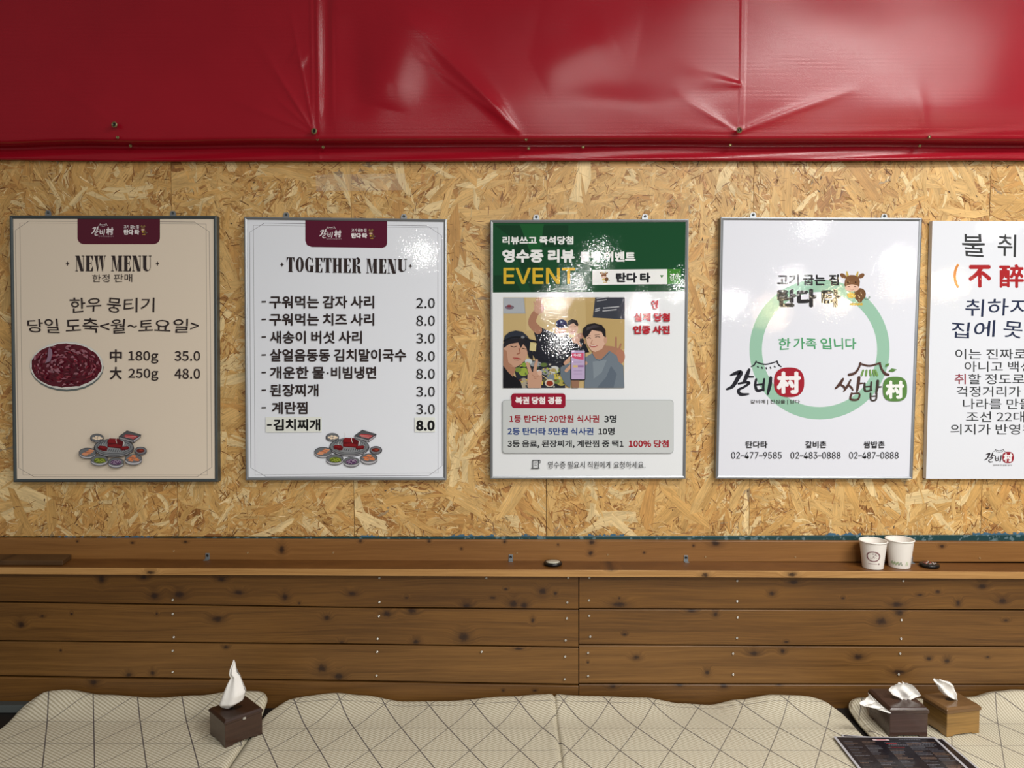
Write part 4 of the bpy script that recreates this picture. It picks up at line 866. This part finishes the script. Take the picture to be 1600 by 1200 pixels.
for x0_, x1_ in ((1136, 1124), (1160, 1156), (1184, 1188), (1206, 1216), (1222, 1236)): st([(x0_, 176), (x1_, 212)], [13, 15], (120, 158, 92))
P.poly([f4(*p) for p in ((1292, 152), (1296, 134), (1322, 124), (1316, 146))], GR_); P.poly([f4(*p) for p in ((1314, 184), (1338, 162), (1376, 170), (1350, 188))], GR_)
c = f4(1362, 310); pts = []
for i in range(40):
    a = 2 * math.pi * i / 40; r = (abs(math.cos(a)) ** 3 + abs(math.sin(a)) ** 3) ** (-1 / 3); pts.append((c[0] + 86 * k4 * r * math.cos(a), c[1] + 88 * k4 * r * math.sin(a)))
P.poly(pts, GR_); P.text('村', *f4(1294, 250), *f4(1428, 380), (238, 240, 238), .035); P.flush('brush_logo', 'brown brush logo with a green badge')
for s_, a, b, n_, c_, d_ in (('탄다타', 1165, 1199, '02–477–9585', 1142.5, 1221), ('갈비촌', 1258, 1291, '02–483–0888', 1235, 1313), ('쌈밥촌', 1349, 1382, '02–487–0888', 1326.5, 1403.5)):
    P.text(s_, a, 689, b, 700, BK, .012, split=True); P.text(n_, c_, 706, d_, 716.5, BK, .004, split=True); P.flush('lettering')

# ---- poster 5
t5 = poster([(1457, 345), (1772, 346), (1762, 749), (1447, 748)], 'frameless white poster of Korean and Chinese writing cut by the right picture edge', ALU, (226, 230, 238), fr=0, name='wall_poster')
P = Print(t5); G5 = (60, 62, 64)
P.text('불', 1503, 365.5, 1539, 402, G5, .005, brush=.04, split=True); P.text('취', 1558.5, 365.5, 1588, 402, G5, .005, brush=.04, split=True); P.text('불', 1612, 366, 1648, 402, G5, .005, brush=.04, split=True); P.text('귀', 1668, 366, 1698, 402, G5, .005, brush=.04, split=True); P.flush('lettering')
P.text('(', 1489.5, 412, 1499, 450, (208, 132, 60), .01, split=True); P.text('不', 1513, 414, 1549, 449.5, (170, 42, 46), .03, split=True); P.text('醉', 1561, 413, 1600, 450, (170, 42, 46), .02, split=True); P.text('不歸)', 1611, 413, 1712, 450, (170, 42, 46), .02, split=True); P.flush('lettering', 'red Chinese characters')
P.text('취하지 않으면', 1508, 466, 1722, 495, (44, 52, 78), .005, brush=.04, split=True); P.text('집에 못간다', 1487, 500, 1672, 529, (44, 52, 78), .005, brush=.04, split=True); P.flush('lettering')
for s_, x, n_, y in (('이는 진짜로', 1492.5, 1604, 545), ('아니고 백성', 1507, 1612, 564.5), (None, 0, 0, 584), ('걱정거리가', 1494.5, 1595, 603.5), ('나라를 만들', 1504.5, 1612, 623), ('조선 22대', 1509.5, 1601, 643), ('의지가 반영된', 1485, 1616, 662.5)):
    if s_: P.text(s_, x, y, n_, y + 16.5, G5, .004, split=True)
    else: P.text('취', 1491.5, y, 1509, y + 16.5, (140, 46, 60), .004, split=True); P.text('할 정도로', 1513, y, 1601, y + 16.5, G5, .004, split=True)
    P.flush('lettering')
galbi(P, lambda x, y: (1537 + (x - 150) * .083, 702 + (y - 110) * .083), (70, 66, 70), (150, 40, 52), (236, 236, 238)); P.text('갈비에 진심을 담다', 1551, 725.5, 1581, 728, (96, 90, 90)); P.flush('brush_logo')

# ------------------------------------------------------------------ bench and mats
ZM = .447
BEN = bmesh.new(); hexa(BEN, [(-2.9, -.66, .0), (2.9, -.66, .0), (2.9, -.092, .0), (-2.9, -.092, .0), (-2.9, -.66, .43), (2.9, -.66, .43), (2.9, -.092, .43), (-2.9, -.092, .43)], .004)
bench = mkbm('bench_base', BEN, plain('black_bench', rgb(20, 17, 16), .6)); be = thing('built_in_bench', (0, -.37, 0), 'black built-in bench under the cream mats along the plank wall', 'bench'); bench.parent = be; bench.location = (0, .37, 0)
bm = bmesh.new(); pl_ = at(-60, 1093, -.1); xq = at(150, 1093, -.1).x; hexa(bm, [(-2.9, -.125, .4305), (xq, -.125, .4305), (xq, -.0935, .4305), (-2.9, -.0935, .4305), (-2.9, -.118, .449), (xq, -.118, .449), (xq, -.0935, .449), (-2.9, -.0935, .449)], .003)
mkbm('edge_rail', bm, plain('grey_rail', rgb(78, 84, 84), .45, .3), be)

def mat_material(ribrot, ox, oy, seed):
    t = NT('woven_mat'); u = t.n('ShaderNodeUVMap', uv_map='UV').outputs[0]
    sep = t.n('ShaderNodeSeparateXYZ'); t.l(u, sep.inputs[0]); x, y = sep.outputs[0], sep.outputs[1]
    row = .1005
    def fam(ang, width, depth):
        ca, sa = math.cos(math.radians(ang)), math.sin(math.radians(ang))
        v = t.math('ADD', t.math('MULTIPLY', x, ca / row), t.math('MULTIPLY', y, sa / row)); v = t.math('ADD', v, ox * ca / row + oy * sa / row + 40)
        d = t.math('ABSOLUTE', t.math('SUBTRACT', t.math('FRACT', v), .5))       # 0.5 on the line
        return t.math('MULTIPLY', t.smooth(d, .5 - width / row, .5 - width * .35 / row), depth)
    l1 = fam(90, .0016, .55); l2 = fam(30, .0019, .95); l3 = fam(150, .0016, .75)
    ln = t.math('MAXIMUM', l1, t.math('MAXIMUM', l2, l3))
    def ribs(ang, sp):
        ca, sa = math.cos(math.radians(ang)), math.sin(math.radians(ang))
        v = t.math('ADD', t.math('MULTIPLY', x, ca * 6.2832 / sp), t.math('MULTIPLY', y, sa * 6.2832 / sp))
        return t.math('ADD', t.math('MULTIPLY', t.math('SINE', v), .5), .5)
    r1 = ribs(ribrot, .0072); r2 = ribs(ribrot + 62, .006)
    rb = t.math('ADD', t.math('MULTIPLY', r1, .75), t.math('MULTIPLY', r2, .25))
    st_ = t.noise(u, 5, 3)
    col = t.mix(t.smooth(rb, .15, .8), rgb(178, 169, 144), rgb(220, 214, 194))  # ribs lighter, grooves darker: shading of the relief put into the colour
    col = t.mix(t.math('MULTIPLY', t.smooth(st_, .45, .7), .25), col, rgb(190, 178, 156))
    col = t.mix(t.math('MULTIPLY', ln, .95), col, rgb(70, 64, 70))
    t.base(col); t.set(.55, spec=.35)
    h = t.math('SUBTRACT', rb, t.math('MULTIPLY', ln, 1.5)); t.bump(h, .4, .0011)
    return t.m
EDG = plain('mat_edging', rgb(190, 182, 158), .6)
def lerp_list(L, x):
    if x <= L[0][0]: return L[0][1]
    for (a, b), (c, d) in zip(L, L[1:]):
        if x <= c:
            t = (x - a) / (c - a); t = t * t * (3 - 2 * t); return b + (d - b) * t
    return L[-1][1]
PRESS = []
for A_, B_, C_ in (((352, 1169), (317, 1151), (410, 1147)), ((1390, 1151), (1353, 1118), (1449, 1151)), ((1479, 1151.5), (1449, 1126), (1530, 1145))):
    a_, b_, c_ = (atz(*q, ZM + .0012) for q in (A_, B_, C_)); u_ = (c_ - a_); w_ = u_.length; u_.normalize(); v_ = Vector((-u_.y, u_.x, 0)); d_ = abs((b_ - a_).dot(v_)); PRESS.append((a_ + u_ * w_ / 2 + v_ * d_ / 2, u_, v_, w_ / 2 + .004, d_ / 2 + .004))
def seat_mat(pxl, pxr, back, label, ribrot, ox, oy, seed, rl=.055, rr=.055, seam=None):
    YB, YFR = -.100, -.64
    xa = at(pxl, 1085, YB).x; xb = at(pxr, 1085, YB).x
    th = thing('seat_mat', ((xa + xb) / 2, -.37, .4305), label, 'seat mat')
    n = 150; X = [xa + (xb - xa) * (.5 - .5 * math.cos(math.pi * i / n)) * 1.0 for i in range(n + 1)]
    X = sorted(set(X + ([seam + k * .0016 for k in range(-10, 11)] if seam is not None else []) + [xa + rl * k / 10 for k in range(10)] + [xb - rr * k / 10 for k in range(10)]))
    V, Fc, UVs = [], [], []; m = 44; edge = []
    for x in X:
        def cut(d, r): return r - math.sqrt(max(0, r * r - (r - d) ** 2)) if d < r else 0
        c_ = cut(x - xa, rl) + cut(xb - x, rr)
        yb = YB - c_; yf = YFR + c_
        pxx = 800 + (x / (YB - CAM.y)) * F
        q = at(pxx, lerp_list(back, pxx), YB); zt_ = q.z
        dseam = abs(x - seam) if seam is not None else 9
        dip = -.0055 * math.exp(-(dseam / .0035) ** 2) + .0015 * math.exp(-((dseam - .012) / .008) ** 2)
        for j in range(m + 1):
            f = j / m; f = f ** .8; y = yf + (yb - yf) * f
            s = max(0, min(1, (y + .215) / (.215 + YB))); s = s * s * (3 - 2 * s) * (.6 + .4 * s)
            s = min(1, s)
            e = min((x - xa), (xb - x), (yb - y) + .0, (y - yf)); ed = -.006 * math.exp(-max(0, e) / .004)
            z = ZM + (zt_ - ZM) * s + ed + dip + .0012 * noise.noise(Vector((x * 7, y * 7, seed)))
            for pc, pu, pv, pw, pd in PRESS:   # the mat is pressed flat under each box
                dd = Vector((x, y, 0)) - Vector((pc.x, pc.y, 0)); ex = max(0, abs(dd.dot(pu)) - pw, abs(dd.dot(pv)) - pd)
                if ex < .03: q_ = ex / .03; q_ = q_ * q_ * (3 - 2 * q_); z = min(z, (ZM + .0004) * (1 - q_) + z * q_)
            V.append((x, y, z)); UVs.append((x, y))
    nv = len(V); cols = len(X)
    for i in range(cols - 1):
        for j in range(m): a = i * (m + 1) + j; Fc.append((a, a + m + 1, a + m + 2, a + 1))
    # underside
    for k in range(nv): x, y, z = V[k]; V.append((x, y, max(.4308, z - .014))); UVs.append((x, y))
    for i in range(cols - 1):
        for j in range(m): a = nv + i * (m + 1) + j; Fc.append((a, a + 1, a + m + 2, a + m + 1))
    bd = [i * (m + 1) for i in range(cols)] + [(cols - 1) * (m + 1) + j for j in range(1, m + 1)] + [i * (m + 1) + m for i in range(cols - 2, -1, -1)] + [j for j in range(m - 1, 0, -1)]
    for a, b in zip(bd, bd[1:] + bd[:1]): Fc.append((a, a + nv, b + nv, b))
    o = mk('mat_pad', V, Fc, mat_material(ribrot, ox, oy, seed), th, True)
    li = np.empty(len(o.data.loops), dtype=np.int32); o.data.loops.foreach_get('vertex_index', li)
    ul = o.data.uv_layers.new(name='UV'); ul.data.foreach_set('uv', np.array(UVs, dtype=np.float32)[li].ravel())
    # bound edge
    ev, ef = [], []; N = len(bd)
    for k, a in enumerate(bd):
        p0 = Vector(V[bd[k - 1]]); p1 = Vector(V[bd[(k + 1) % N]]); d = (p1 - p0).normalized(); out = Vector((d.y, -d.x, 0)).normalized() if d.length else Vector((1, 0, 0)); up = Vector((0, 0, 1))
        c = Vector(V[a]) + Vector((0, 0, -.004)); r = .0042
        for s_ in range(6): an = s_ * math.pi / 3; e_ = c + out * r * math.cos(an) + up * r * math.sin(an); ev.append((e_.x, e_.y, max(.4308, e_.z)))
    for k in range(N):
        for s_ in range(6): a = k * 6 + s_; b = k * 6 + (s_ + 1) % 6; c = ((k + 1) % N) * 6 + (s_ + 1) % 6; d = ((k + 1) % N) * 6 + s_; ef.append((a, b, c, d))
    mk('mat_edging', ev, ef, EDG, th, True)
    return th
seat_mat(52, 421, [(40, 1083), (62, 1076), (90, 1074), (150, 1082), (235, 1087), (300, 1083), (360, 1076), (415, 1077), (430, 1080)], 'left cream quilted seat mat under the lone tissue box', 60, .0, .0, 1, rl=.06, rr=.035)
seat_mat(427, 1303, [(425, 1092), (450, 1086), (520, 1079), (560, 1083), (630, 1093), (700, 1092), (790, 1085), (850, 1082), (930, 1084), (1010, 1087), (1070, 1096), (1115, 1098), (1160, 1090), (1215, 1082), (1290, 1084), (1310, 1090)], 'long cream quilted seat mat in the middle with a fold seam', 60, .04, .03, 5, rl=.09, rr=.095, seam=at(866, 1085, -.1).x)
seat_mat(1318, 2000, [(1315, 1092), (1335, 1087), (1400, 1087), (1450, 1088), (1530, 1086), (1570, 1077), (1600, 1074), (1700, 1080), (1850, 1088), (2000, 1080)], 'right cream quilted seat mat under the pair of tissue boxes', 0, .07, .01, 9, rl=.05, rr=.05)

# ------------------------------------------------------------------ tissue boxes
PAPER = NT('tissue_paper'); PAPER.base(rgb(240, 238, 234)); PAPER.set(.8, spec=.2); PAPER.b.inputs['Subsurface Weight'].default_value = .15; PAPER.b.inputs['Subsurface Radius'].default_value = (.01, .01, .01); PAPER.bump(PAPER.noise(PAPER.obj(), 60, 3), .4, .003); PAPER = PAPER.m
def tissue_box(A, Bp, Cp, top_py, z0, mat, lidmat, label, clasp=True, lid=.011, over=.0025):
    a = atz(*A, z0); b = atz(*Bp, z0); c = atz(*Cp, z0)
    u = (c - a); W_ = u.length; u.normalize(); v = Vector((-u.y, u.x, 0)); D_ = abs((b - a).dot(v))
    # height: the top of the nearest corner
    r = ray(A[0], top_py); tt = (a.y - CAM.y) / r.y; H = (CAM + r * tt).z - z0
    ctr = a + u * W_ / 2 + v * D_ / 2
    th = thing('tissue_box', (ctr.x, ctr.y, z0), label, 'tissue box')
    def B(u0, u1, v0, v1, zz0, zz1, taper=0):
        f = lambda p, q, z, t=0: tuple(a + u * (p + (t if p < W_ / 2 else -t)) + v * (q + (t if q < D_ / 2 else -t)) + Vector((0, 0, z)))
        return [f(u0, v0, zz0), f(u1, v0, zz0), f(u1, v1, zz0), f(u0, v1, zz0), f(u0, v0, zz1, taper), f(u1, v0, zz1, taper), f(u1, v1, zz1, taper), f(u0, v1, zz1, taper)]
    bm = bmesh.new(); hexa(bm, B(0, W_, 0, D_, .003, H - lid), .0008)
    for (p, q) in ((0, 0), (W_ - .02, 0), (W_ - .02, D_ - .02), (0, D_ - .02)): hexa(bm, B(p, p + .02, q, q + .02, 0, .004), .0005)
    mkbm('box_body', bm, mat, th)
    bm = bmesh.new(); hexa(bm, B(-over, W_ + over, -over, D_ + over, H - lid + .0012, H - .005), .001, 2); hexa(bm, B(-over, W_ + over, -over, D_ + over, H - .0052, H, .005), .0012, 2)
    lo = mkbm('box_lid', bm, lidmat, th)
    bm = bmesh.new(); n = 20; top = [bm.verts.new(tuple(a + u * (W_ / 2 + W_ * .17 * math.cos(k / n * 6.283)) + v * (D_ / 2 + D_ * .10 * math.sin(k / n * 6.283)) + Vector((0, 0, H + .0004)))) for k in range(n)]; bm.faces.new(top)
    mkbm('slot', bm, BLACK, lo)
    if clasp:
        bm = bmesh.new(); hexa(bm, [tuple(a + u * (W_ * .5 + p) + v * (q) + Vector((0, 0, z))) for p, q, z in [(p, q, H - lid + z) for z in (-.001, .004) for p, q in ((-.0035, -.0045), (.0035, -.0045), (.0035, 0), (-.0035, 0))]], .0006)
        mkbm('clasp', bm, STEEL, th)
    return th, a, u, v, W_, D_, H
def tissue(parentless, L, Rr, Yc, amp, folds, seed, tube=False, label='', cat='tissue'):
    """sheet of tissue: left and right silhouette points (pixels) from base to tip at plane Yc"""
    V, Fc = [], []; m = 28; n0 = len(L); sub = 5; rows = []
    for i in range(n0 - 1):
        for k in range(sub if i < n0 - 2 else sub + 1):
            t = k / sub; rows.append(((L[i][0] * (1 - t) + L[i + 1][0] * t, L[i][1] * (1 - t) + L[i + 1][1] * t), (Rr[i][0] * (1 - t) + Rr[i + 1][0] * t, Rr[i][1] * (1 - t) + Rr[i + 1][1] * t)))
    for ri, (l, r) in enumerate(rows):
        a = at(*l, Yc); b = at(*r, Yc); w__ = (b - a).length; f = ri / len(rows)
        for j in range(m + 1):
            s = j / m; p = a.lerp(b, s)
            if tube: an = math.pi * s; s2 = .5 - .5 * math.cos(an); p = a.lerp(b, s2); dy = -math.sin(an) * w__ * .45
            else: dy = 0
            dy += amp * (math.sin(s * folds * math.pi + 2.2 * f + seed) * .6 + noise.noise(Vector((s * 3, f * 4, seed)))) * min(1, .35 + w__ / .03)
            V.append((p.x, p.y + dy, p.z + .001 * noise.noise(Vector((s * 5, f * 5, seed + 3)))))
    nr = len(rows); N = len(V)
    for i in range(nr - 1):
        for j in range(m): a = i * (m + 1) + j; Fc.append((a, a + 1, a + m + 2, a + m + 1))
    if tube:   # the far side of the twisted tissue
        for i in range(nr):
            for j in range(m + 1):
                x, y, z = V[i * (m + 1) + j]; V.append((x, 2 * Yc - y + .2 * (y - Yc), z))
        for i in range(nr - 1):
            for j in range(m): a = N + i * (m + 1) + j; Fc.append((a, a + m + 1, a + m + 2, a + 1))
    else:
        for k in range(N): x, y, z = V[k]; V.append((x, y + .0006, z))
        for i in range(nr - 1):
            for j in range(m): a = N + i * (m + 1) + j; Fc.append((a, a + m + 1, a + m + 2, a + 1))
    c = V[m // 2]
    o = mk('tissue', V, Fc, PAPER, None, True)
    o.location = c; o.data.transform(Matrix.Translation((-c[0], -c[1], -c[2])))
    return tag(o, label, cat)
DKW = wood('dark_walnut_box', (40, 24, 18), (74, 50, 38), ph=2, rough=.3, coat=.25, objc=False, bumps=.08)
DKW2 = wood('dark_walnut_box_rear', (46, 30, 26), (82, 60, 52), ph=6, rough=.25, coat=.3, bumps=.08)
OAK = wood('golden_oak_box', (88, 62, 26), (160, 122, 64), ph=12, rough=.3, coat=.3, bumps=.08, contrast=1.3)
OAKL = wood('golden_oak_lid', (84, 58, 32), (132, 98, 60), ph=14, rough=.3, coat=.3, bumps=.08)
ZB = ZM + .0012
th, a, u, v, W_b, D_b, H_b = tissue_box((352, 1169), (317, 1151), (410, 1147), 1126, ZB, DKW, DKW, 'dark brown wooden tissue box alone on the left mat')
cc = a + u * W_b / 2 + v * D_b / 2
tissue(0, [(347, 1103), (344, 1097), (349, 1084), (356, 1067), (361, 1058.5), (358.5, 1053), (359.5, 1046), (363.5, 1036), (365, 1031)], [(364, 1103.5), (380, 1093), (384, 1080), (378, 1064), (375, 1055), (371, 1050), (369, 1044), (368, 1037), (365.8, 1031)], cc.y, .003, 5, 1, True, 'tall twisted white tissue rising from the left tissue box')
th, a, u, v, W_b, D_b, H_b = tissue_box((1390, 1151), (1353, 1118), (1449, 1151), 1106, ZB, DKW2, DKW2, 'dark brown tissue box of the right pair, tissue caught in its lid', clasp=False, lid=.014)
cc2 = a + u * W_b / 2 + v * D_b / 2
tissue(0, [(1412, 1098), (1405, 1091), (1394, 1085), (1387, 1077), (1393, 1070), (1402, 1067)], [(1416, 1098), (1424, 1092), (1438, 1086), (1433, 1078), (1424, 1069), (1415, 1066)], cc2.y - .01, .007, 4, 3, False, 'rounded white tissue fanning out of the dark box of the right pair')
ys = a.y + .055
tissue(0, [(1344, 1101), (1343, 1099), (1352, 1094), (1358, 1090), (1357, 1083)], [(1350, 1104), (1366, 1107), (1384, 1112), (1391, 1113), (1370, 1095)], a.y - .006, .006, 5, 6, False, 'crumpled white tissue squeezed from the side of the dark box')
th, a, u, v, W_b, D_b, H_b = tissue_box((1479, 1151.5), (1449, 1126), (1530, 1145), 1107, ZB, OAK, OAKL, 'golden brown wood-grain tissue box, rightmost on the bench', clasp=False, lid=.014)
cc3 = a + u * W_b / 2 + v * D_b / 2
tissue(0, [(1488, 1092), (1478, 1088), (1468, 1079), (1464, 1071), (1457, 1061.5)], [(1495, 1094), (1494, 1084), (1490, 1072), (1484, 1066), (1468, 1061)], cc3.y - .005, .007, 3, 8, False, 'pointed white tissue standing out of the golden box')

# ------------------------------------------------------------------ menus on the bench
MENU = NT('glossy_menu'); vc = MENU.n('ShaderNodeVertexColor', layer_name='Col'); MENU.base(vc.outputs[0]); MENU.set(.3, coat=.3, coatr=.1); MENU = MENU.m
def menu_card(q, z, label, rich=True):
    Pq = [atz(x, y, z) for x, y in q]; TL, TR, BRr, BL = Pq
    c = (TL + TR + BRr + BL) / 4; th = thing('menu_card', (c.x, c.y, z - .001), label, 'menu', None)
    def bil(u, v, k=0): p = TL * (1 - u) * (1 - v) + TR * u * (1 - v) + BRr * u * v + BL * (1 - u) * v; return (p.x, p.y, z + k * 2e-5)
    def sheet(u0, v0, u1, v1, col, k, S):
        b = len(S[0]); S[0].extend([bil(u0, v1, k), bil(u1, v1, k), bil(u1, v0, k), bil(u0, v0, k)]); S[1].append((b, b + 1, b + 2, b + 3)); S[2].extend([rgb(*col)] * 4)
    def out(S, name):
        o = mk(name, S[0], S[1], MENU, th); at_ = o.data.color_attributes.new('Col', 'FLOAT_COLOR', 'POINT'); at_.data.foreach_set('color', np.array(S[2], dtype=np.float32).ravel()); return o
    bm = bmesh.new(); lo = [(p.x, p.y, z - .0008) for p in (BL, BRr, TR, TL)]; up = [(p.x, p.y, z) for p in (BL, BRr, TR, TL)]; hexa(bm, lo + up)
    o = mkbm('card', bm, MENU, th); at_ = o.data.color_attributes.new('Col', 'FLOAT_COLOR', 'POINT'); at_.data.foreach_set('color', np.array([rgb(186, 186, 192)] * len(o.data.vertices), dtype=np.float32).ravel())
    S = ([], [], []); sheet(.025, .018, .975, .982, (20, 20, 30), 2, S); out(S, 'printed_face')
    if rich:
        S = ([], [], []); rr = random.Random(4)
        sheet(.36, .045, .52, .075, (214, 190, 194), 4, S); sheet(.40, .052, .49, .068, (190, 110, 120), 5, S)
        for (u0, v0, n_, w_) in ((.62, .045, 9, .024), (.45, .11, 8, .02), (.47, .155, 9, .022), (.72, .11, 8, .022), (.7, .15, 10, .024)):
            for k in range(n_): sheet(u0 + k * w_, v0, u0 + k * w_ + w_ * .7, v0 + .012, (110, 112, 122), 4, S)
        sheet(.46, .13, .56, .142, (170, 50, 60), 4, S); sheet(.47, .205, .60, .217, (170, 50, 60), 4, S)
        for cx0 in (.06, .24, .44, .66, .82):
            for r_ in range(30):
                v0 = .10 + r_ * .026 + (.08 if cx0 in (.44,) else 0); 
                if v0 > .95: continue
                u0 = cx0; wmax = rr.uniform(.06, .15)
                colr = rr.choice([(96, 98, 108), (120, 122, 130), (72, 62, 60), (134, 110, 96)])
                while u0 < cx0 + wmax: sheet(u0, v0, u0 + .009, v0 + .010, colr, 4, S); u0 += .013
        o = out(S, 'menu_print'); o['kind'] = 'stuff'
    return th
menu_card([(1314, 1147.5), (1440, 1157), (1500, 1215), (1362, 1215)], ZM + .0014, 'lowest dark menu card, its corner peeking out at the left of the stack', False)
menu_card([(1345, 1152), (1474, 1154), (1560, 1226), (1420, 1226)], ZM + .0036, 'middle dark menu card showing along the right side of the stack', False)
menu_card([(1302, 1150.5), (1461, 1152), (1556, 1240), (1372, 1240)], ZM + .0062, 'top dark printed menu card with white border, beside the tissue boxes')

# ------------------------------------------------------------------ cups and bottle caps
CUPW = plain('white_paper_cup', rgb(236, 231, 224), .55, var=.02)
def cup(px, pyb, Y, label, kind, s=1.0):
    x = at(px, pyb, Y).x; z = zf(x) + .0006; rt, rb_, H = .0345 * s, .0255 * s, .073 * s
    th = thing('paper_cup', (x, Y, z), label, 'paper cup', None)
    bm = bmesh.new(); prof = [(rb_ - .001, .003), (rb_ - .001, 0), (rb_, 0), (rt - .0008, H - .003)]
    prof = [(rb_ - .0016, .004), (rb_ - .0012, 0), (rb_, 0), (rb_ + .0002, .0015), (rt - .0012, H - .0035)]
    lathe(bm, prof, (x, Y, z), 48, True)
    inner = [(rt - .0018, H - .002), (rb_ - .0008, .006), (.0005, .006)]
    lathe(bm, inner, (x, Y, z), 48, True)
    mkbm('cup_wall', bm, CUPW, th, True)
    bm = bmesh.new(); rings = []
    for k in range(9): an = k / 8 * 2 * math.pi; rings.append((rt - .0006 + .0017 * math.cos(an), H - .0018 + .0019 * math.sin(an)))
    lathe(bm, rings, (x, Y, z), 48, True); mkbm('rolled_rim', bm, CUPW, th, True)
    def surf(ang, h, k=0): r = rb_ + (rt - rb_) * h / H + .00025 + k * 5e-5; return (x + r * math.sin(ang), Y - r * math.cos(ang), z + h)
    V, Fc, C_ = [], [], []
    def strip(pl, pr, col, k=0):
        b = len(V)
        for p, q in zip(pl, pr): V.append(surf(p[0], p[1], k)); V.append(surf(q[0], q[1], k)); C_.extend([rgb(*col)] * 2)
        for i in range(len(pl) - 1): Fc.append((b + 2 * i, b + 2 * i + 1, b + 2 * i + 3, b + 2 * i + 2))
    rr = random.Random(2)
    if kind == 'ring':
        c0, ch = -.42, .036; A = [i / 40 * 6.2832 for i in range(41)]
        strip([(c0 + .0168 / .03 * math.cos(a), ch + .0142 * math.sin(a)) for a in A], [(c0 + .0138 / .03 * math.cos(a), ch + .0115 * math.sin(a)) for a in A], (132, 92, 98))
        for k in range(26):
            a0 = rr.uniform(-.27, .27); h0 = rr.uniform(-.007, .007)
            if (a0 / .33) ** 2 + (h0 / .009) ** 2 > 1: continue
            strip([(c0 + a0, ch + h0), (c0 + a0 + .06, ch + h0 + .001)], [(c0 + a0, ch + h0 + .0012), (c0 + a0 + .06, ch + h0 + .0022)], (150, 130, 130))
        for k in range(11): strip([(-.85 + k * .075, .0155), (-.80 + k * .075, .0155)], [(-.85 + k * .075, .0172), (-.80 + k * .075, .0172)], (170, 140, 146))
        strip([(.03, .0145), (.13, .0145)], [(.03, .0185), (.13, .0185)], (92, 48, 60))
        for k in range(3): strip([(.7 + k * .05, .058 - k * .008), (.74 + k * .05, .058 - k * .008)], [(.7 + k * .05, .060 - k * .008), (.74 + k * .05, .060 - k * .008)], (206, 196, 192))
    else:
        for k in range(12):
            a0 = -1.2 + k * .085; A = [i / 10 * 6.2832 for i in range(11)]; hh = .014 + .003 * math.sin(k * 2.1)
            col = (132, 168, 96) if k < 8 else (120, 140, 110)
            strip([(a0 + .07 * math.cos(a), hh + .0026 * math.sin(a)) for a in A], [(a0 + .04 * math.cos(a), hh + .0012 * math.sin(a)) for a in A], col)
        for a0 in (.08, .21): strip([(a0, .009), (a0 + .06, .020)], [(a0 + .04, .009), (a0 + .10, .020)], (132, 180, 86))
    o = mk('cup_print', V, Fc, MENU, th); a_ = o.data.color_attributes.new('Col', 'FLOAT_COLOR', 'POINT'); a_.data.foreach_set('color', np.array(C_, dtype=np.float32).ravel())
    return th
cup(1363.5, 890, -.072, 'white paper cup with a purplish ring emblem, left of two on the ledge', 'ring')
cup(1405, 886, -.062, 'white paper cup with green marks near its base, right of two', 'green', 1.02)
def cap(px, py, Y, label, topcol, tilt, flecks):
    x = at(px, py, Y).x; z = zf(x) + .0008; r = .0245
    th = thing('bottle_cap', (x, Y, z), label, 'cap', None)
    bm = bmesh.new(); lathe(bm, [(r * .9, 0), (r, .002), (r, .0065), (r * .93, .0085), (r * .76, .0088)], (x, Y, z), 40); mkbm('cap_rim', bm, BLACK, th, True)
    bm = bmesh.new(); lathe(bm, [(r * .75, .0086), (r * .74, .0094), (r * .3, .0097)], (x, Y, z), 40); tp_ = mkbm('cap_top', bm, plain('cap_disc', rgb(*topcol), .2, var=.35, sc=80, coat=.4), th, True)
    for k in range(flecks):
        a0 = k * 2.4; q = r * .62 * math.sqrt((k + .5) / flecks); bm = bmesh.new(); hexa(bm, [(x + q * math.cos(a0) + dx, Y + q * math.sin(a0) + dy, z + .0094 + dz) for dz in (0, .0008) for dx, dy in ((-.0016, -.0016), (.0016, -.0016), (.0016, .0016), (-.0016, .0016))])
        mkbm('fleck', bm, plain('cap_fleck', rgb(206, 196, 192), .4) if k % 3 else plain('cap_fleck_red', rgb(170, 60, 60), .4), tp_)
cap(864, 877, -.062, 'round black cap with a silvery disc lying on the ledge', (190, 190, 176), 0, 0)
cap(1452, 882.5, -.062, 'round black cap with pale flecks, beside the paper cups', (24, 20, 22), 0, 14)
